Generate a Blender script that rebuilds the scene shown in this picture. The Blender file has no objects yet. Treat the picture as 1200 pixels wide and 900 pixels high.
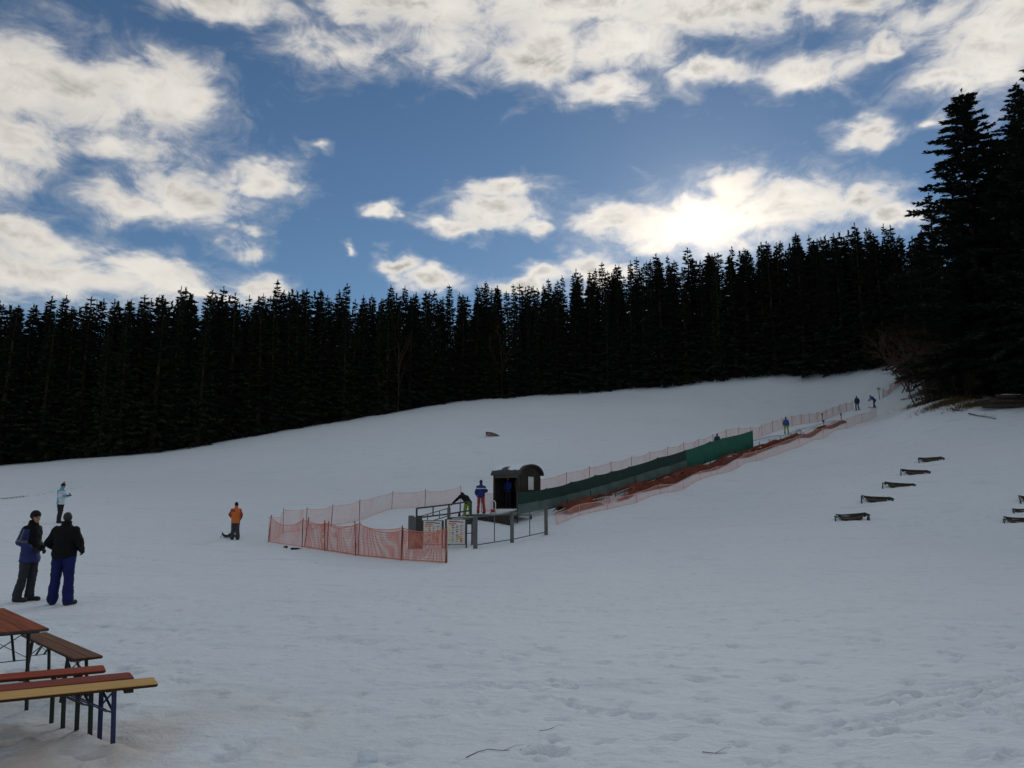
import bpy, bmesh, math, random
import numpy as np
from mathutils import Vector, Matrix

random.seed(7)
RNG = np.random.default_rng(7)
R = math.radians
scene = bpy.context.scene
col = scene.collection

# ------------------------------------------------------------------ camera
CAM_Z = 1.94
FPX = 924.0                      # focal length in pixels of the 1200x900 photograph
PITCH = R(9.2)
cam_data = bpy.data.cameras.new('camera')
cam_data.sensor_width = 36.0
cam_data.lens = FPX / 1200.0 * 36.0
cam_data.clip_start = 0.1
cam_data.clip_end = 3000.0
cam = bpy.data.objects.new('camera', cam_data)
cam.location = (0, 0, CAM_Z)
cam.rotation_euler = (R(90) + PITCH, 0, 0)
col.objects.link(cam)
scene.camera = cam

# ------------------------------------------------------------------ world, sun, exposure
SUN_EL, SUN_AZ = R(19.6), R(14.0)          # azimuth measured from +Y towards +X
SUN_DIR = Vector((math.sin(SUN_AZ) * math.cos(SUN_EL), math.cos(SUN_AZ) * math.cos(SUN_EL), math.sin(SUN_EL)))


def pix_dir(u, v):
    x = (u - 600.0) / FPX
    y = (450.0 - v) / FPX
    c, s = math.cos(PITCH), math.sin(PITCH)
    return Vector((x, c - s * y, s + c * y))


world = bpy.data.worlds.new('World')
scene.world = world
world.use_nodes = True
SKY_STRENGTH = 0.06
world.cycles.sampling_method = 'MANUAL'
world.cycles.sample_map_resolution = 512
# clouds in the part of the sky that the photograph shows: centre u, v, half width, half height (pixels), weight
CLOUDS = [
    (55, 100, 150, 60, 1.0), (175, 108, 85, 44, 1.0), (215, 120, 45, 30, .8), (15, 160, 80, 36, .8), (130, 168, 100, 18, .5), (-70, 190, 110, 40, .9),
    (150, 240, 68, 25, .85), (225, 228, 80, 31, .95), (305, 212, 50, 18, .75),
    (30, 278, 105, 22, .85), (60, 318, 170, 34, 1.0), (190, 322, 80, 22, .8), (-60, 300, 110, 50, 1.0), (298, 336, 38, 16, .8), (240, 336, 50, 12, .7),
    (230, -12, 120, 24, .8), (470, 0, 150, 32, .85), (690, -2, 190, 58, 1.15), (640, 62, 75, 44, .8), (730, 62, 80, 44, .9), (850, 0, 150, 50, .95), (990, -5, 90, 26, .8),
    (410, 60, 60, 34, .5), (520, 45, 70, 34, .55), (720, 108, 60, 20, .75), (835, 93, 40, 22, .85), (930, 92, 56, 26, .85), (990, 80, 48, 22, .6), (1028, 62, 24, 22, .65),
    (1150, 55, 90, 60, 1.0), (1195, 15, 80, 60, .9), (1105, 90, 40, 22, .7), (1080, 15, 70, 26, .5),
    (1010, 152, 42, 16, .8), (1090, 140, 15, 8, .5),
    (592, 224, 42, 17, .8), (585, 252, 52, 24, .95), (528, 262, 36, 13, .8), (622, 272, 30, 11, .8), (450, 245, 22, 13, .75), (366, 178, 12, 6, .45),
    (712, 262, 56, 26, .95), (800, 262, 84, 38, 1.1), (850, 220, 40, 28, .8), (915, 245, 90, 42, 1.0), (990, 238, 60, 26, .85), (1040, 258, 50, 22, .8), (1012, 220, 34, 14, .7),
    (702, 318, 46, 20, .95), (636, 330, 44, 14, .9), (505, 328, 34, 14, .9), (465, 312, 24, 14, .8), (280, 290, 22, 11, .5), (402, 288, 7, 4, .45), (285, 270, 18, 8, .4),
]


def build_world():
    nt = world.node_tree
    nt.nodes.clear()
    L = nt.links.new

    def N(t, **kw):
        n = nt.nodes.new(t)
        for k, v in kw.items():
            setattr(n, k, v)
        return n

    def M(op, a, b=None, c=None, clamp=False):
        n = N('ShaderNodeMath', operation=op, use_clamp=clamp)
        for i, q in enumerate((a, b, c)):
            if q is None:
                continue
            if isinstance(q, (int, float)):
                n.inputs[i].default_value = q
            else:
                L(q, n.inputs[i])
        return n.outputs[0]

    def V(op, a, b):
        n = N('ShaderNodeVectorMath', operation=op)
        for i, q in enumerate((a, b)):
            if q is None:
                continue
            if isinstance(q, (tuple, Vector)):
                n.inputs[i].default_value = tuple(q)
            else:
                L(q, n.inputs[i])
        return n

    def noise(vec, scale, detail, rough, col_out=False, dist=0.0):
        n = N('ShaderNodeTexNoise')
        n.inputs['Distortion'].default_value = dist
        n.inputs['Scale'].default_value = scale
        n.inputs['Detail'].default_value = detail
        n.inputs['Roughness'].default_value = rough
        L(vec, n.inputs['Vector'])
        return n.outputs['Color'] if col_out else n.outputs['Fac']

    def ramp(x, a, b, smooth=True):
        n = N('ShaderNodeMapRange', interpolation_type='SMOOTHSTEP' if smooth else 'LINEAR')
        n.inputs['From Min'].default_value = a
        n.inputs['From Max'].default_value = b
        L(x, n.inputs['Value'])
        return n.outputs[0]

    def mixc(f, a, b, blend='MIX'):
        n = N('ShaderNodeMix', data_type='RGBA', blend_type=blend)
        for key, q in ((0, f), (6, a), (7, b)):
            if isinstance(q, (int, float)):
                n.inputs[key].default_value = q
            elif isinstance(q, tuple):
                n.inputs[key].default_value = q + (1.0,)
            else:
                L(q, n.inputs[key])
        return n.outputs[2]

    tc = N('ShaderNodeTexCoord')
    d = V('NORMALIZE', tc.outputs['Generated'], None).outputs[0]
    sky = N('ShaderNodeTexSky', sky_type='NISHITA', sun_disc=False)
    sky.sun_elevation = SUN_EL
    sky.sun_rotation = SUN_AZ
    sky.altitude = 700
    sky.air_density = 1.0
    sky.dust_density = 0.12
    sky.ozone_density = 2.2

    # direction as azimuth / elevation, slightly warped so that outlines billow
    sq = V('MULTIPLY', d, (1, 1, 1.7)).outputs[0]
    w1 = V('SUBTRACT', noise(sq, 9, 2, .55, True), (.5, .5, .5)).outputs[0]
    w1 = V('MULTIPLY', w1, (.10, .06, 0)).outputs[0]
    w2 = V('SUBTRACT', noise(sq, 34, 2, .6, True), (.5, .5, .5)).outputs[0]
    w2 = V('MULTIPLY', w2, (.035, .025, 0)).outputs[0]
    sx = N('ShaderNodeSeparateXYZ')
    L(d, sx.inputs[0])
    az = M('ARCTAN2', sx.outputs[0], sx.outputs[1])
    el = M('ARCSINE', sx.outputs[2])
    cx = N('ShaderNodeCombineXYZ')
    L(az, cx.inputs[0])
    L(el, cx.inputs[1])
    p = V('ADD', V('ADD', cx.outputs[0], w1).outputs[0], w2).outputs[0]

    def nearest(group):
        """soft minimum of the elliptical distances to a group of cloud centres"""
        acc = None
        for (u, v, ru, rv, wt) in group:
            dd = pix_dir(u, v).normalized()
            a0, e0 = math.atan2(dd.x, dd.y), math.asin(dd.z)
            de = pix_dir(u, v - rv).normalized()
            da = pix_dir(u + ru, v).normalized()
            ra = abs(math.atan2(da.x, da.y) - a0)
            re = abs(math.asin(de.z) - e0) * .88
            ra *= .90
            n = N('ShaderNodeVectorMath', operation='MULTIPLY_ADD')
            L(p, n.inputs[0])
            n.inputs[1].default_value = (1 / ra, 1 / re, 0)
            n.inputs[2].default_value = (-a0 / ra, -e0 / re, 0)
            ln = N('ShaderNodeVectorMath', operation='LENGTH')
            L(n.outputs[0], ln.inputs[0])
            acc = ln.outputs['Value'] if acc is None else M('SMOOTH_MIN', acc, ln.outputs['Value'], .22)
        return acc

    solid = M('SUBTRACT', 1.0, nearest([c for c in CLOUDS if c[4] > .6]))
    thin = M('SUBTRACT', .55, M('MULTIPLY', nearest([c for c in CLOUDS if c[4] <= .6]), .55))
    thin = M('SUBTRACT', thin, .12)
    field = M('MAXIMUM', solid, thin)

    fb = noise(sq, 17, 7, .64, dist=.7)
    fine = noise(sq, 60, 3, .6)
    tex = M('ADD', M('MULTIPLY', M('SUBTRACT', fb, .5), 1.9), M('MULTIPLY', M('SUBTRACT', fine, .5), .35))

    dp = V('DOT_PRODUCT', d, tuple(SUN_DIR))
    dp = M('MAXIMUM', dp.outputs['Value'], 0.0)
    g_tight = M('POWER', dp, 650.0)
    g_mid = M('POWER', dp, 110.0)
    g_wide = M('POWER', dp, 7.0)
    k = 1.0 / SKY_STRENGTH
    above = ramp(el, R(8), R(40), False)
    gain = M('ADD', .90, M('MULTIPLY', g_wide, .20))
    # veiled sun: brightens the air and the cloud before it
    glow = V('SCALE', (1.0, .93, .80), None)
    L(M('ADD', M('MULTIPLY', g_tight, .22 * k), M('MULTIPLY', g_mid, .03 * k)), glow.inputs['Scale'])

    def cloud(field, tex, shade_noise):
        """opacity and colour of cumulus of this density"""
        body = ramp(M('ADD', field, tex), -.50, 0.62)
        veil = M('MULTIPLY', ramp(M('ADD', field, M('MULTIPLY', tex, 1.5)), -.95, .6), .36)
        alpha = M('MULTIPLY', M('MAXIMUM', body, veil), .97)
        thick = ramp(M('ADD', M('MULTIPLY', field, .6), M('MULTIPLY', tex, .9)), -.05, .95)
        shade = ramp(shade_noise, .36, .66)
        grey = M('MULTIPLY', thick, M('ADD', M('MULTIPLY', shade, .85), M('MULTIPLY', above, .50)), clamp=True)
        white = (.80 * k, .755 * k, .685 * k)
        dull = (.31 * k, .30 * k, .29 * k)
        cl = mixc(grey, white, dull)
        warm = mixc(ramp(thick, .0, .6), (1.0, .70, .42), (1.0, .93, .78))
        boost = M('ADD', M('MULTIPLY', g_tight, .55 * k), M('MULTIPLY', g_mid, .10 * k))
        sunc = V('SCALE', warm, None)
        L(boost, sunc.inputs['Scale'])
        cl = mixc(1.0, cl, sunc.outputs[0], 'ADD')
        cls = V('SCALE', cl, None)
        L(gain, cls.inputs['Scale'])
        return alpha, cls.outputs[0]

    tint = mixc(1.0, sky.outputs[0], (.72, .86, .95), 'MULTIPLY')
    skyc = mixc(1.0, tint, glow.outputs[0], 'ADD')
    al, cc = cloud(field, tex, noise(sq, 11, 4, .55))
    near = mixc(al, skyc, cc)
    # the same broken cumulus goes on over the rest of the sky
    rest = M('MULTIPLY', M('SUBTRACT', noise(sq, 3.2, 3, .5), .50), 4.5)
    rn = noise(sq, 20, 4, .6)
    al2, cc2 = cloud(rest, M('MULTIPLY', M('SUBTRACT', rn, .5), 2.0), rn)
    far = mixc(al2, skyc, cc2)
    bgs = []
    for c in (near, far):
        bg = N('ShaderNodeBackground')
        bg.inputs['Strength'].default_value = SKY_STRENGTH
        L(c, bg.inputs['Color'])
        bgs.append(bg)
    out = M('MAXIMUM', ramp(M('ABSOLUTE', az), R(38), R(43)), ramp(el, R(37), R(41)))
    mx = N('ShaderNodeMixShader')
    L(out, mx.inputs[0])
    L(bgs[0].outputs[0], mx.inputs[1])
    L(bgs[1].outputs[0], mx.inputs[2])
    o = N('ShaderNodeOutputWorld')
    L(mx.outputs[0], o.inputs['Surface'])


build_world()

sun_l = bpy.data.lights.new('sun', 'SUN')
sun_l.energy = 1.05
sun_l.angle = R(14)
sun_l.color = (1.0, .96, .90)
sun = bpy.data.objects.new('sun', sun_l)
sun.rotation_euler = (-SUN_DIR).to_track_quat('-Z', 'Y').to_euler()
sun.location = (0, 0, 60)
col.objects.link(sun)

scene.view_settings.view_transform = 'Standard'
scene.view_settings.look = 'None'
scene.view_settings.gamma = 1.0
scene.view_settings.exposure = 0.17
scene.view_settings.use_curve_mapping = False
scene.render.engine = 'CYCLES'
scene.cycles.max_bounces = 4
scene.cycles.transparent_max_bounces = 12

# ------------------------------------------------------------------ helpers
def link(o):
    col.objects.link(o)
    return o


def tag(o, label=None, cat=None, group=None, kind=None):
    if label:
        o['label'] = label
    if cat:
        o['category'] = cat
    if group:
        o['group'] = group
    if kind:
        o['kind'] = kind
    return o


def empty(name, loc=(0, 0, 0), rz=0.0):
    e = bpy.data.objects.new(name, None)
    e.empty_display_size = 0.2
    e.location = loc
    e.rotation_euler = (0, 0, rz)
    return link(e)


class MB:
    """collects polygons; build() links them as one mesh object"""

    def __init__(self):
        self.v = []
        self.f = []

    def add(self, vs, fs):
        b = len(self.v)
        self.v.extend([tuple(q) for q in vs])
        self.f.extend([tuple(b + i for i in f) for f in fs])
        return self

    def box(self, c, size, rot=None):
        hx, hy, hz = size[0] / 2, size[1] / 2, size[2] / 2
        vs = [Vector((x, y, z)) for x in (-hx, hx) for y in (-hy, hy) for z in (-hz, hz)]
        if rot is not None:
            vs = [rot @ q for q in vs]
        c = Vector(c)
        return self.add([q + c for q in vs], [(0, 1, 3, 2), (4, 6, 7, 5), (0, 4, 5, 1), (2, 3, 7, 6), (0, 2, 6, 4), (1, 5, 7, 3)])

    def bar(self, a, b, w, t=None, side=None):
        """rectangular bar from a to b"""
        a, b = Vector(a), Vector(b)
        t = w if t is None else t
        d = (b - a).normalized()
        s = Vector(side) if side is not None else (Vector((0, 0, 1)) if abs(d.z) < .9 else Vector((1, 0, 0)))
        x = d.cross(s).normalized() * (w / 2)
        y = d.cross(x).normalized() * (t / 2)
        vs = [a - x - y, a + x - y, a + x + y, a - x + y, b - x - y, b + x - y, b + x + y, b - x + y]
        return self.add(vs, [(3, 2, 1, 0), (4, 5, 6, 7), (0, 1, 5, 4), (1, 2, 6, 5), (2, 3, 7, 6), (3, 0, 4, 7)])

    def tube(self, pts, rad, n=6, cap=True):
        pts = [Vector(p) for p in pts]
        if not isinstance(rad, (list, tuple)):
            rad = [rad] * len(pts)
        rings = []
        up = Vector((.123, .456, .88)).normalized()
        vs = []
        for i, p in enumerate(pts):
            d = (pts[min(i + 1, len(pts) - 1)] - pts[max(i - 1, 0)]).normalized()
            x = d.cross(up)
            if x.length < 1e-3:
                x = d.cross(Vector((1, 0, 0)))
            x.normalize()
            y = d.cross(x).normalized()
            up = -(d.cross(x).cross(d)).normalized() if False else up
            for k in range(n):
                a = 2 * math.pi * k / n
                vs.append(p + (x * math.cos(a) + y * math.sin(a)) * rad[i])
        fs = []
        for i in range(len(pts) - 1):
            for k in range(n):
                k2 = (k + 1) % n
                fs.append((i * n + k, i * n + k2, (i + 1) * n + k2, (i + 1) * n + k))
        if cap:
            fs.append(tuple(range(n - 1, -1, -1)))
            fs.append(tuple((len(pts) - 1) * n + k for k in range(n)))
        return self.add(vs, fs)

    def loft(self, rings):
        """closed surface through rings of equal count"""
        n = len(rings[0])
        vs = [q for r in rings for q in r]
        fs = []
        for i in range(len(rings) - 1):
            for k in range(n):
                k2 = (k + 1) % n
                fs.append((i * n + k, i * n + k2, (i + 1) * n + k2, (i + 1) * n + k))
        fs.append(tuple(range(n - 1, -1, -1)))
        fs.append(tuple((len(rings) - 1) * n + k for k in range(n)))
        return self.add(vs, fs)

    def build(self, name, mat, parent=None, smooth=False, bevel=0.0):
        me = bpy.data.meshes.new(name)
        me.from_pydata([tuple(q) for q in self.v], [], self.f)
        me.update()
        if bevel > 0 or smooth:
            bm = bmesh.new()
            bm.from_mesh(me)
            bmesh.ops.recalc_face_normals(bm, faces=bm.faces)
            if bevel > 0:
                bmesh.ops.bevel(bm, geom=list(bm.edges), offset=bevel, segments=2, affect='EDGES', clamp_overlap=True)
            bm.to_mesh(me)
            bm.free()
        if smooth:
            me.polygons.foreach_set('use_smooth', [True] * len(me.polygons))
        mats = mat if isinstance(mat, (list, tuple)) else [mat]
        for m in mats:
            me.materials.append(m)
        o = bpy.data.objects.new(name, me)
        if parent is not None:
            o.parent = parent
        return link(o)


def np_mesh(name, verts, faces):
    """faces: (M,3) or (M,4) int array"""
    verts = np.asarray(verts, dtype=np.float32)
    faces = np.asarray(faces, dtype=np.int32)
    k = faces.shape[1]
    me = bpy.data.meshes.new(name)
    me.vertices.add(len(verts))
    me.vertices.foreach_set('co', verts.ravel())
    me.loops.add(faces.size)
    me.loops.foreach_set('vertex_index', faces.ravel())
    me.polygons.add(len(faces))
    me.polygons.foreach_set('loop_start', np.arange(0, faces.size, k, dtype=np.int32))
    me.polygons.foreach_set('loop_total', np.full(len(faces), k, dtype=np.int32))
    me.update(calc_edges=True)
    return me


def obj_from(name, me, mat=None, parent=None, loc=None):
    if mat is not None and not me.materials:
        for m in (mat if isinstance(mat, (list, tuple)) else [mat]):
            me.materials.append(m)
    o = bpy.data.objects.new(name, me)
    if parent is not None:
        o.parent = parent
    if loc is not None:
        o.location = loc
    return link(o)


def copy_tree(o, parent=None):
    c = o.copy()
    col.objects.link(c)
    c.parent = parent
    for ch in list(o.children):
        copy_tree(ch, c)
    return c


# ------------------------------------------------------------------ materials
def mat(name, c, rough=.6, var=.18, scale=6.0, bump=0.0, bscale=40.0, spec=.35, c2=None, stretch=(1, 1, 1), metal=0.0, trans=0.0, coords='Object'):
    m = bpy.data.materials.new(name)
    m.use_nodes = True
    nt = m.node_tree
    b = nt.nodes['Principled BSDF']
    b.inputs['Roughness'].default_value = rough
    b.inputs['Specular IOR Level'].default_value = spec
    b.inputs['Metallic'].default_value = metal
    tc = nt.nodes.new('ShaderNodeTexCoord')
    mp = nt.nodes.new('ShaderNodeMapping')
    mp.inputs['Scale'].default_value = stretch
    nt.links.new(tc.outputs[coords], mp.inputs['Vector'])
    nz = nt.nodes.new('ShaderNodeTexNoise')
    nz.inputs['Scale'].default_value = scale
    nz.inputs['Detail'].default_value = 6
    nz.inputs['Roughness'].default_value = .6
    nt.links.new(mp.outputs[0], nz.inputs['Vector'])
    rp = nt.nodes.new('ShaderNodeValToRGB')
    lo = tuple(max(0, q * (1 - var)) for q in c) if c2 is None else c2
    hi = tuple(min(1, q * (1 + var)) for q in c) if c2 is None else c
    rp.color_ramp.elements[0].position = .32
    rp.color_ramp.elements[1].position = .68
    rp.color_ramp.elements[0].color = lo + (1,)
    rp.color_ramp.elements[1].color = hi + (1,)
    nt.links.new(nz.outputs['Fac'], rp.inputs[0])
    nt.links.new(rp.outputs[0], b.inputs['Base Color'])
    if bump > 0:
        n2 = nt.nodes.new('ShaderNodeTexNoise')
        n2.inputs['Scale'].default_value = bscale
        n2.inputs['Detail'].default_value = 4
        nt.links.new(mp.outputs[0], n2.inputs['Vector'])
        bp = nt.nodes.new('ShaderNodeBump')
        bp.inputs['Strength'].default_value = bump
        bp.inputs['Distance'].default_value = .02
        nt.links.new(n2.outputs['Fac'], bp.inputs['Height'])
        nt.links.new(bp.outputs[0], b.inputs['Normal'])
    if trans > 0:
        t = nt.nodes.new('ShaderNodeBsdfTranslucent')
        nt.links.new(rp.outputs[0], t.inputs['Color'])
        mx = nt.nodes.new('ShaderNodeMixShader')
        mx.inputs[0].default_value = trans
        nt.links.new(b.outputs[0], mx.inputs[1])
        nt.links.new(t.outputs[0], mx.inputs[2])
        nt.links.new(mx.outputs[0], nt.nodes['Material Output'].inputs['Surface'])
    return m


M = {}
M['needle'] = mat('spruce_needles', (.024, .032, .021), .9, .45, .7, spec=.1)
M['needle_dark'] = mat('dark_spruce_needles', (.019, .026, .019), .9, .45, .7, spec=.1)
M['bark'] = mat('bark', (.042, .034, .028), .9, .45, 5, .6, 30, spec=.1, stretch=(1, 1, .25))
M['bark_pale'] = mat('pale_bark', (.16, .125, .10), .9, .4, 4, .4, 30, spec=.1, stretch=(1, 1, .3))
M['twig'] = mat('bare_twig', (.055, .038, .028), .9, .3, 3, spec=.1)
M['net_bank'] = mat('red_brown_tape', (.24, .070, .040), .8, .5, 3, trans=.1)
M['bark_mid'] = mat('mid_bark', (.055, .042, .036), .9, .4, 4, .4, 30, spec=.1, stretch=(1, 1, .3))
M['brush'] = mat('reddish_brush', (.085, .055, .043), .9, .3, 3, spec=.1)
M['dry_grass'] = mat('dry_grass', (.16, .115, .055), .9, .45, 4, spec=.1)
M['steel_green'] = mat('dark_green_steel', (.022, .032, .026), .5, .3, 25, .2, 80)
M['steel_blue'] = mat('dark_blue_steel', (.016, .024, .085), .5, .3, 25, .2, 80)
M['steel_grey'] = mat('grey_steel', (.085, .095, .105), .5, .25, 12, .15, 60)
M['steel_dark'] = mat('dark_steel', (.035, .038, .042), .5, .3, 12, .15, 60)
M['post_grey'] = mat('weathered_grey_post', (.12, .125, .125), .8, .3, 10, .3, 40, stretch=(1, 1, .2))
M['wood_red'] = mat('red_stained_wood', (.36, .070, .036), .75, .35, 5, .25, 30, stretch=(.35, 6, 3), c2=(.17, .032, .020), spec=.15)
M['wood_red2'] = mat('worn_red_stained_wood', (.25, .055, .034), .75, .35, 5, .25, 30, stretch=(.35, 6, 3), c2=(.14, .035, .024), spec=.15)
M['wood_yellow'] = mat('varnished_yellow_wood', (.56, .37, .135), .65, .3, 4, .2, 30, stretch=(.35, 7, 3), c2=(.40, .24, .075), spec=.15)
M['wood_grey'] = mat('weathered_brown_wood', (.19, .105, .068), .85, .3, 4, .35, 30, stretch=(.3, 7, 3), c2=(.10, .056, .038), spec=.12)
M['wood_table'] = mat('orange_brown_tabletop', (.29, .075, .032), .8, .3, 4, .25, 30, stretch=(.3, 6, 3), c2=(.13, .034, .018), spec=.12)
M['wood_dark'] = mat('tarred_dark_wood', (.030, .024, .020), .8, .4, 6, .4, 30, stretch=(1, 1, .2))
M['wood_mid'] = mat('grey_brown_timber', (.095, .078, .062), .85, .35, 6, .4, 30, stretch=(.4, 3, 3))
M['net'] = mat('orange_net', (.62, .22, .16), .6, .2, 3, trans=.25)
M['net_pale'] = mat('faded_orange_net', (.78, .42, .36), .6, .2, 3, trans=.25)
M['net_red'] = mat('red_brown_net', (.15, .042, .024), .85, .5, 2.5, trans=.05)
M['tarp_dark'] = mat('dark_green_shade_cloth', (.014, .045, .040), .8, .3, 3, .3, 60, c2=(.010, .030, .028))
M['tarp_mid'] = mat('thin_green_shade_cloth', (.13, .20, .185), .8, .3, .8, .3, 60, trans=.35)
M['tarp_green'] = mat('bright_green_tarpaulin', (.012, .135, .090), .6, .3, 1.5, .3, 40, c2=(.010, .10, .07), trans=.1)
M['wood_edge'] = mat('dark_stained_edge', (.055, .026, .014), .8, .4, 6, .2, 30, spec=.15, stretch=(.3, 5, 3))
M['belt_snow'] = mat('snow_crusted_belt', (.50, .55, .60), .8, .15, 3, .3, 20)
M['snow_cap'] = mat('snow_cover', (.68, .77, .85), .7, .05, 8, .4, 12)
M['poster'] = mat('poster_paper', (.62, .62, .60), .6, .06, 8)
M['print_orange'] = mat('orange_print', (.60, .22, .05), .6, .1, 8)
M['print_yellow'] = mat('yellow_print', (.60, .48, .08), .6, .1, 8)
M['print_dark'] = mat('dark_print', (.10, .09, .11), .6, .1, 8)
M['print_green'] = mat('green_print', (.12, .25, .14), .6, .1, 8)
M['print_violet'] = mat('violet_print', (.22, .17, .30), .6, .1, 8)
M['pane'] = mat('bright_painted_pane', (.62, .64, .66), .35, .05, 3, spec=.5)  # brightness of snow and sky in the window is put into this colour
M['rubber'] = mat('black_rubber', (.018, .018, .02), .7, .3, 12, .2, 60)
M['yellow_plastic'] = mat('dull_yellow_plastic', (.30, .24, .05), .6, .3, 6)
M['red_paint'] = mat('red_paint', (.40, .03, .04), .5, .2, 10)
M['white_paint'] = mat('white_paint', (.75, .75, .74), .5, .08, 10)
# people
M['skin'] = mat('skin', (.36, .19, .135), .55, .08, 12)
M['hair_dark'] = mat('dark_brown_hair', (.022, .016, .013), .7, .4, 60)
M['hair_grey'] = mat('grey_brown_hair', (.024, .021, .020), .7, .4, 60)
M['black_knit'] = mat('black_knit', (.012, .012, .014), .95, .3, 60, .5, 120)
M['black_jacket'] = mat('black_jacket', (.0065, .007, .008), .85, .25, 8, .4, 25, spec=.15)
M['blue_trousers'] = mat('royal_blue_trousers', (.008, .013, .085), .8, .25, 8, .4, 22, spec=.2)
M['blue_jacket'] = mat('blue_jacket', (.014, .024, .115), .7, .25, 8, .4, 25)
M['grey_jacket'] = mat('grey_jacket_panel', (.10, .105, .11), .7, .2, 8, .3, 25)
M['jeans'] = mat('dark_grey_jeans', (.022, .027, .035), .9, .3, 14, .4, 40)
M['boot'] = mat('black_boots', (.012, .011, .011), .6, .3, 20)
M['sky_jacket'] = mat('light_blue_jacket', (.065, .38, .52), .6, .12, 8, .3, 25)
M['white_jacket'] = mat('white_jacket_panel', (.55, .58, .64), .6, .08, 8, .3, 25)
M['black_trousers'] = mat('black_trousers', (.010, .010, .012), .8, .25, 10, .3, 30)
M['orange_jacket'] = mat('orange_jacket', (.52, .135, .022), .6, .15, 8, .3, 25)
M['dark_red'] = mat('dark_red_panel', (.22, .03, .02), .6, .15, 8)
M['grey_trousers'] = mat('charcoal_trousers', (.036, .040, .044), .8, .25, 10, .3, 30)
M['lime_trousers'] = mat('lime_trousers', (.17, .25, .04), .7, .15, 10, .3, 30)
M['red_trousers'] = mat('red_trousers', (.30, .035, .05), .7, .2, 10, .3, 30)
M['cobalt_jacket'] = mat('cobalt_jacket', (.009, .024, .15), .7, .2, 8, .3, 25)
M['navy'] = mat('navy_clothing', (.012, .022, .065), .7, .2, 8, .3, 25)
M['sea_blue'] = mat('bright_blue_jacket', (.012, .065, .20), .6, .2, 8, .3, 25)
M['glove'] = mat('black_gloves', (.011, .011, .012), .7, .2, 20)
M['screen'] = mat('dark_phone_glass', (.012, .013, .016), .15, .1, 5, spec=.5)


# ------------------------------------------------------------------ terrain
def P(u, v, Y):
    """point on the pixel's line of sight at world depth Y"""
    d = pix_dir(u, v)
    return Vector((0, 0, CAM_Z)) + d * (Y / d.y)


# plan line of the conveyor: the green fence stands on it
LINE_A = np.array([0.6, 41.8])
LINE_B = np.array([37.6, 86.5])
LDIR = (LINE_B - LINE_A) / np.linalg.norm(LINE_B - LINE_A)
LLEN = float(np.linalg.norm(LINE_B - LINE_A))
LNOR = np.array([-LDIR[1], LDIR[0]])      # towards the lane (away from the camera)


def line_px(u, v, s):
    """point of the pixel's line of sight that lies s metres beside the conveyor fence"""
    d = pix_dir(u, v)
    k = d.x / d.y
    Y = (s + float(LINE_A @ LNOR)) / (k * LNOR[0] + LNOR[1])
    return P(u, v, Y)


def PZ(u, v, z):
    """point of the pixel's line of sight at world height z"""
    d = pix_dir(u, v)
    return Vector((0, 0, CAM_Z)) + d * ((z - CAM_Z) / d.z)


CTRL = []
for (u, v, Y) in [
    # foot of the forest
    (-120, 552, 92), (0, 545, 95), (100, 537, 97), (200, 528, 100), (330, 505, 108), (420, 490, 116), (540, 470, 123), (600, 465, 124), (700, 460, 122),
    (800, 450, 120), (900, 440, 116), (1000, 434, 112), (1050, 430, 107),
    # left meadow
    (30, 704, 14.9), (70, 708, 14.6), (70, 612, 35), (275, 631, 36.5), (10, 584, 48), (130, 566, 62), (577, 512, 77.5), (330, 560, 68),
    # nets by the lift
    (313, 635, 35), (354, 640.5, 33.3), (417, 651, 30.3), (522, 660, 28.0), (331, 624, 38.5), (388, 616, 42), (421, 610, 43.3), (459, 597, 47), (498, 594, 48.5),
    # boarding area and hut
    (480, 642, 34.2), (557, 642, 33.2), (600, 635.5, 36), (640, 626.5, 39), (575, 605, 43.0), (625, 602, 44),
    # right slope
    (1028, 478, 92), (1035, 466, 96), (1070, 440, 103), (1000, 609, 36), (1093, 541, 52), (1190, 611, 35.5), (1200, 640, 31), (1080, 650, 27.5), (900, 610, 37.5),
    (1100, 470, 71), (1200, 484, 64), (1000, 560, 47.5), (760, 640, 31.5), (1160, 520, 56),
]:
    CTRL.append(tuple(P(u, v, Y)))
# bank of the conveyor: foot net, bank foot, top under the green fence, far side of the lane
for (u, v, s) in [(679, 604, -1.9), (712, 598, -1.9), (746, 590, -1.9), (801, 574.5, -1.9), (841, 556.5, -1.9), (864, 549, -1.9), (887, 541, -1.9), (912, 533, -1.9), (937, 524.5, -1.9), (965, 514.5, -1.9), (992, 503, -1.9), (1010, 496, -1.9), (1027, 488.5, -2.0),
                  (698, 592, -1.15), (740, 581, -1.15), (770, 573, -1.15), (806, 560, -1.15), (867, 538, -1.15),
                  (660, 596, -.1), (697, 584, -.1), (737, 571, -.1), (771, 561, -.1), (804, 551, -.1), (848, 536.5, -.1), (884, 525, -.1), (905, 518.5, -.15), (930, 511.3, -.15), (960, 502.7, -.15), (985, 495.5, -.15),
                  (885, 513.5, 4.3), (940, 497, 4.3), (1000, 480, 4.3), (1005, 480.5, 2.0), (922, 510.5, 1.8)]:
    q = line_px(u, v, s)
    CTRL.append(tuple(q))
    if s == -.1:
        CTRL.append((q.x + LNOR[0] * 2.6, q.y + LNOR[1] * 2.6, q.z + .05))
        CTRL.append((q.x + LNOR[0] * 5.0, q.y + LNOR[1] * 5.0, q.z + .0))
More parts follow.
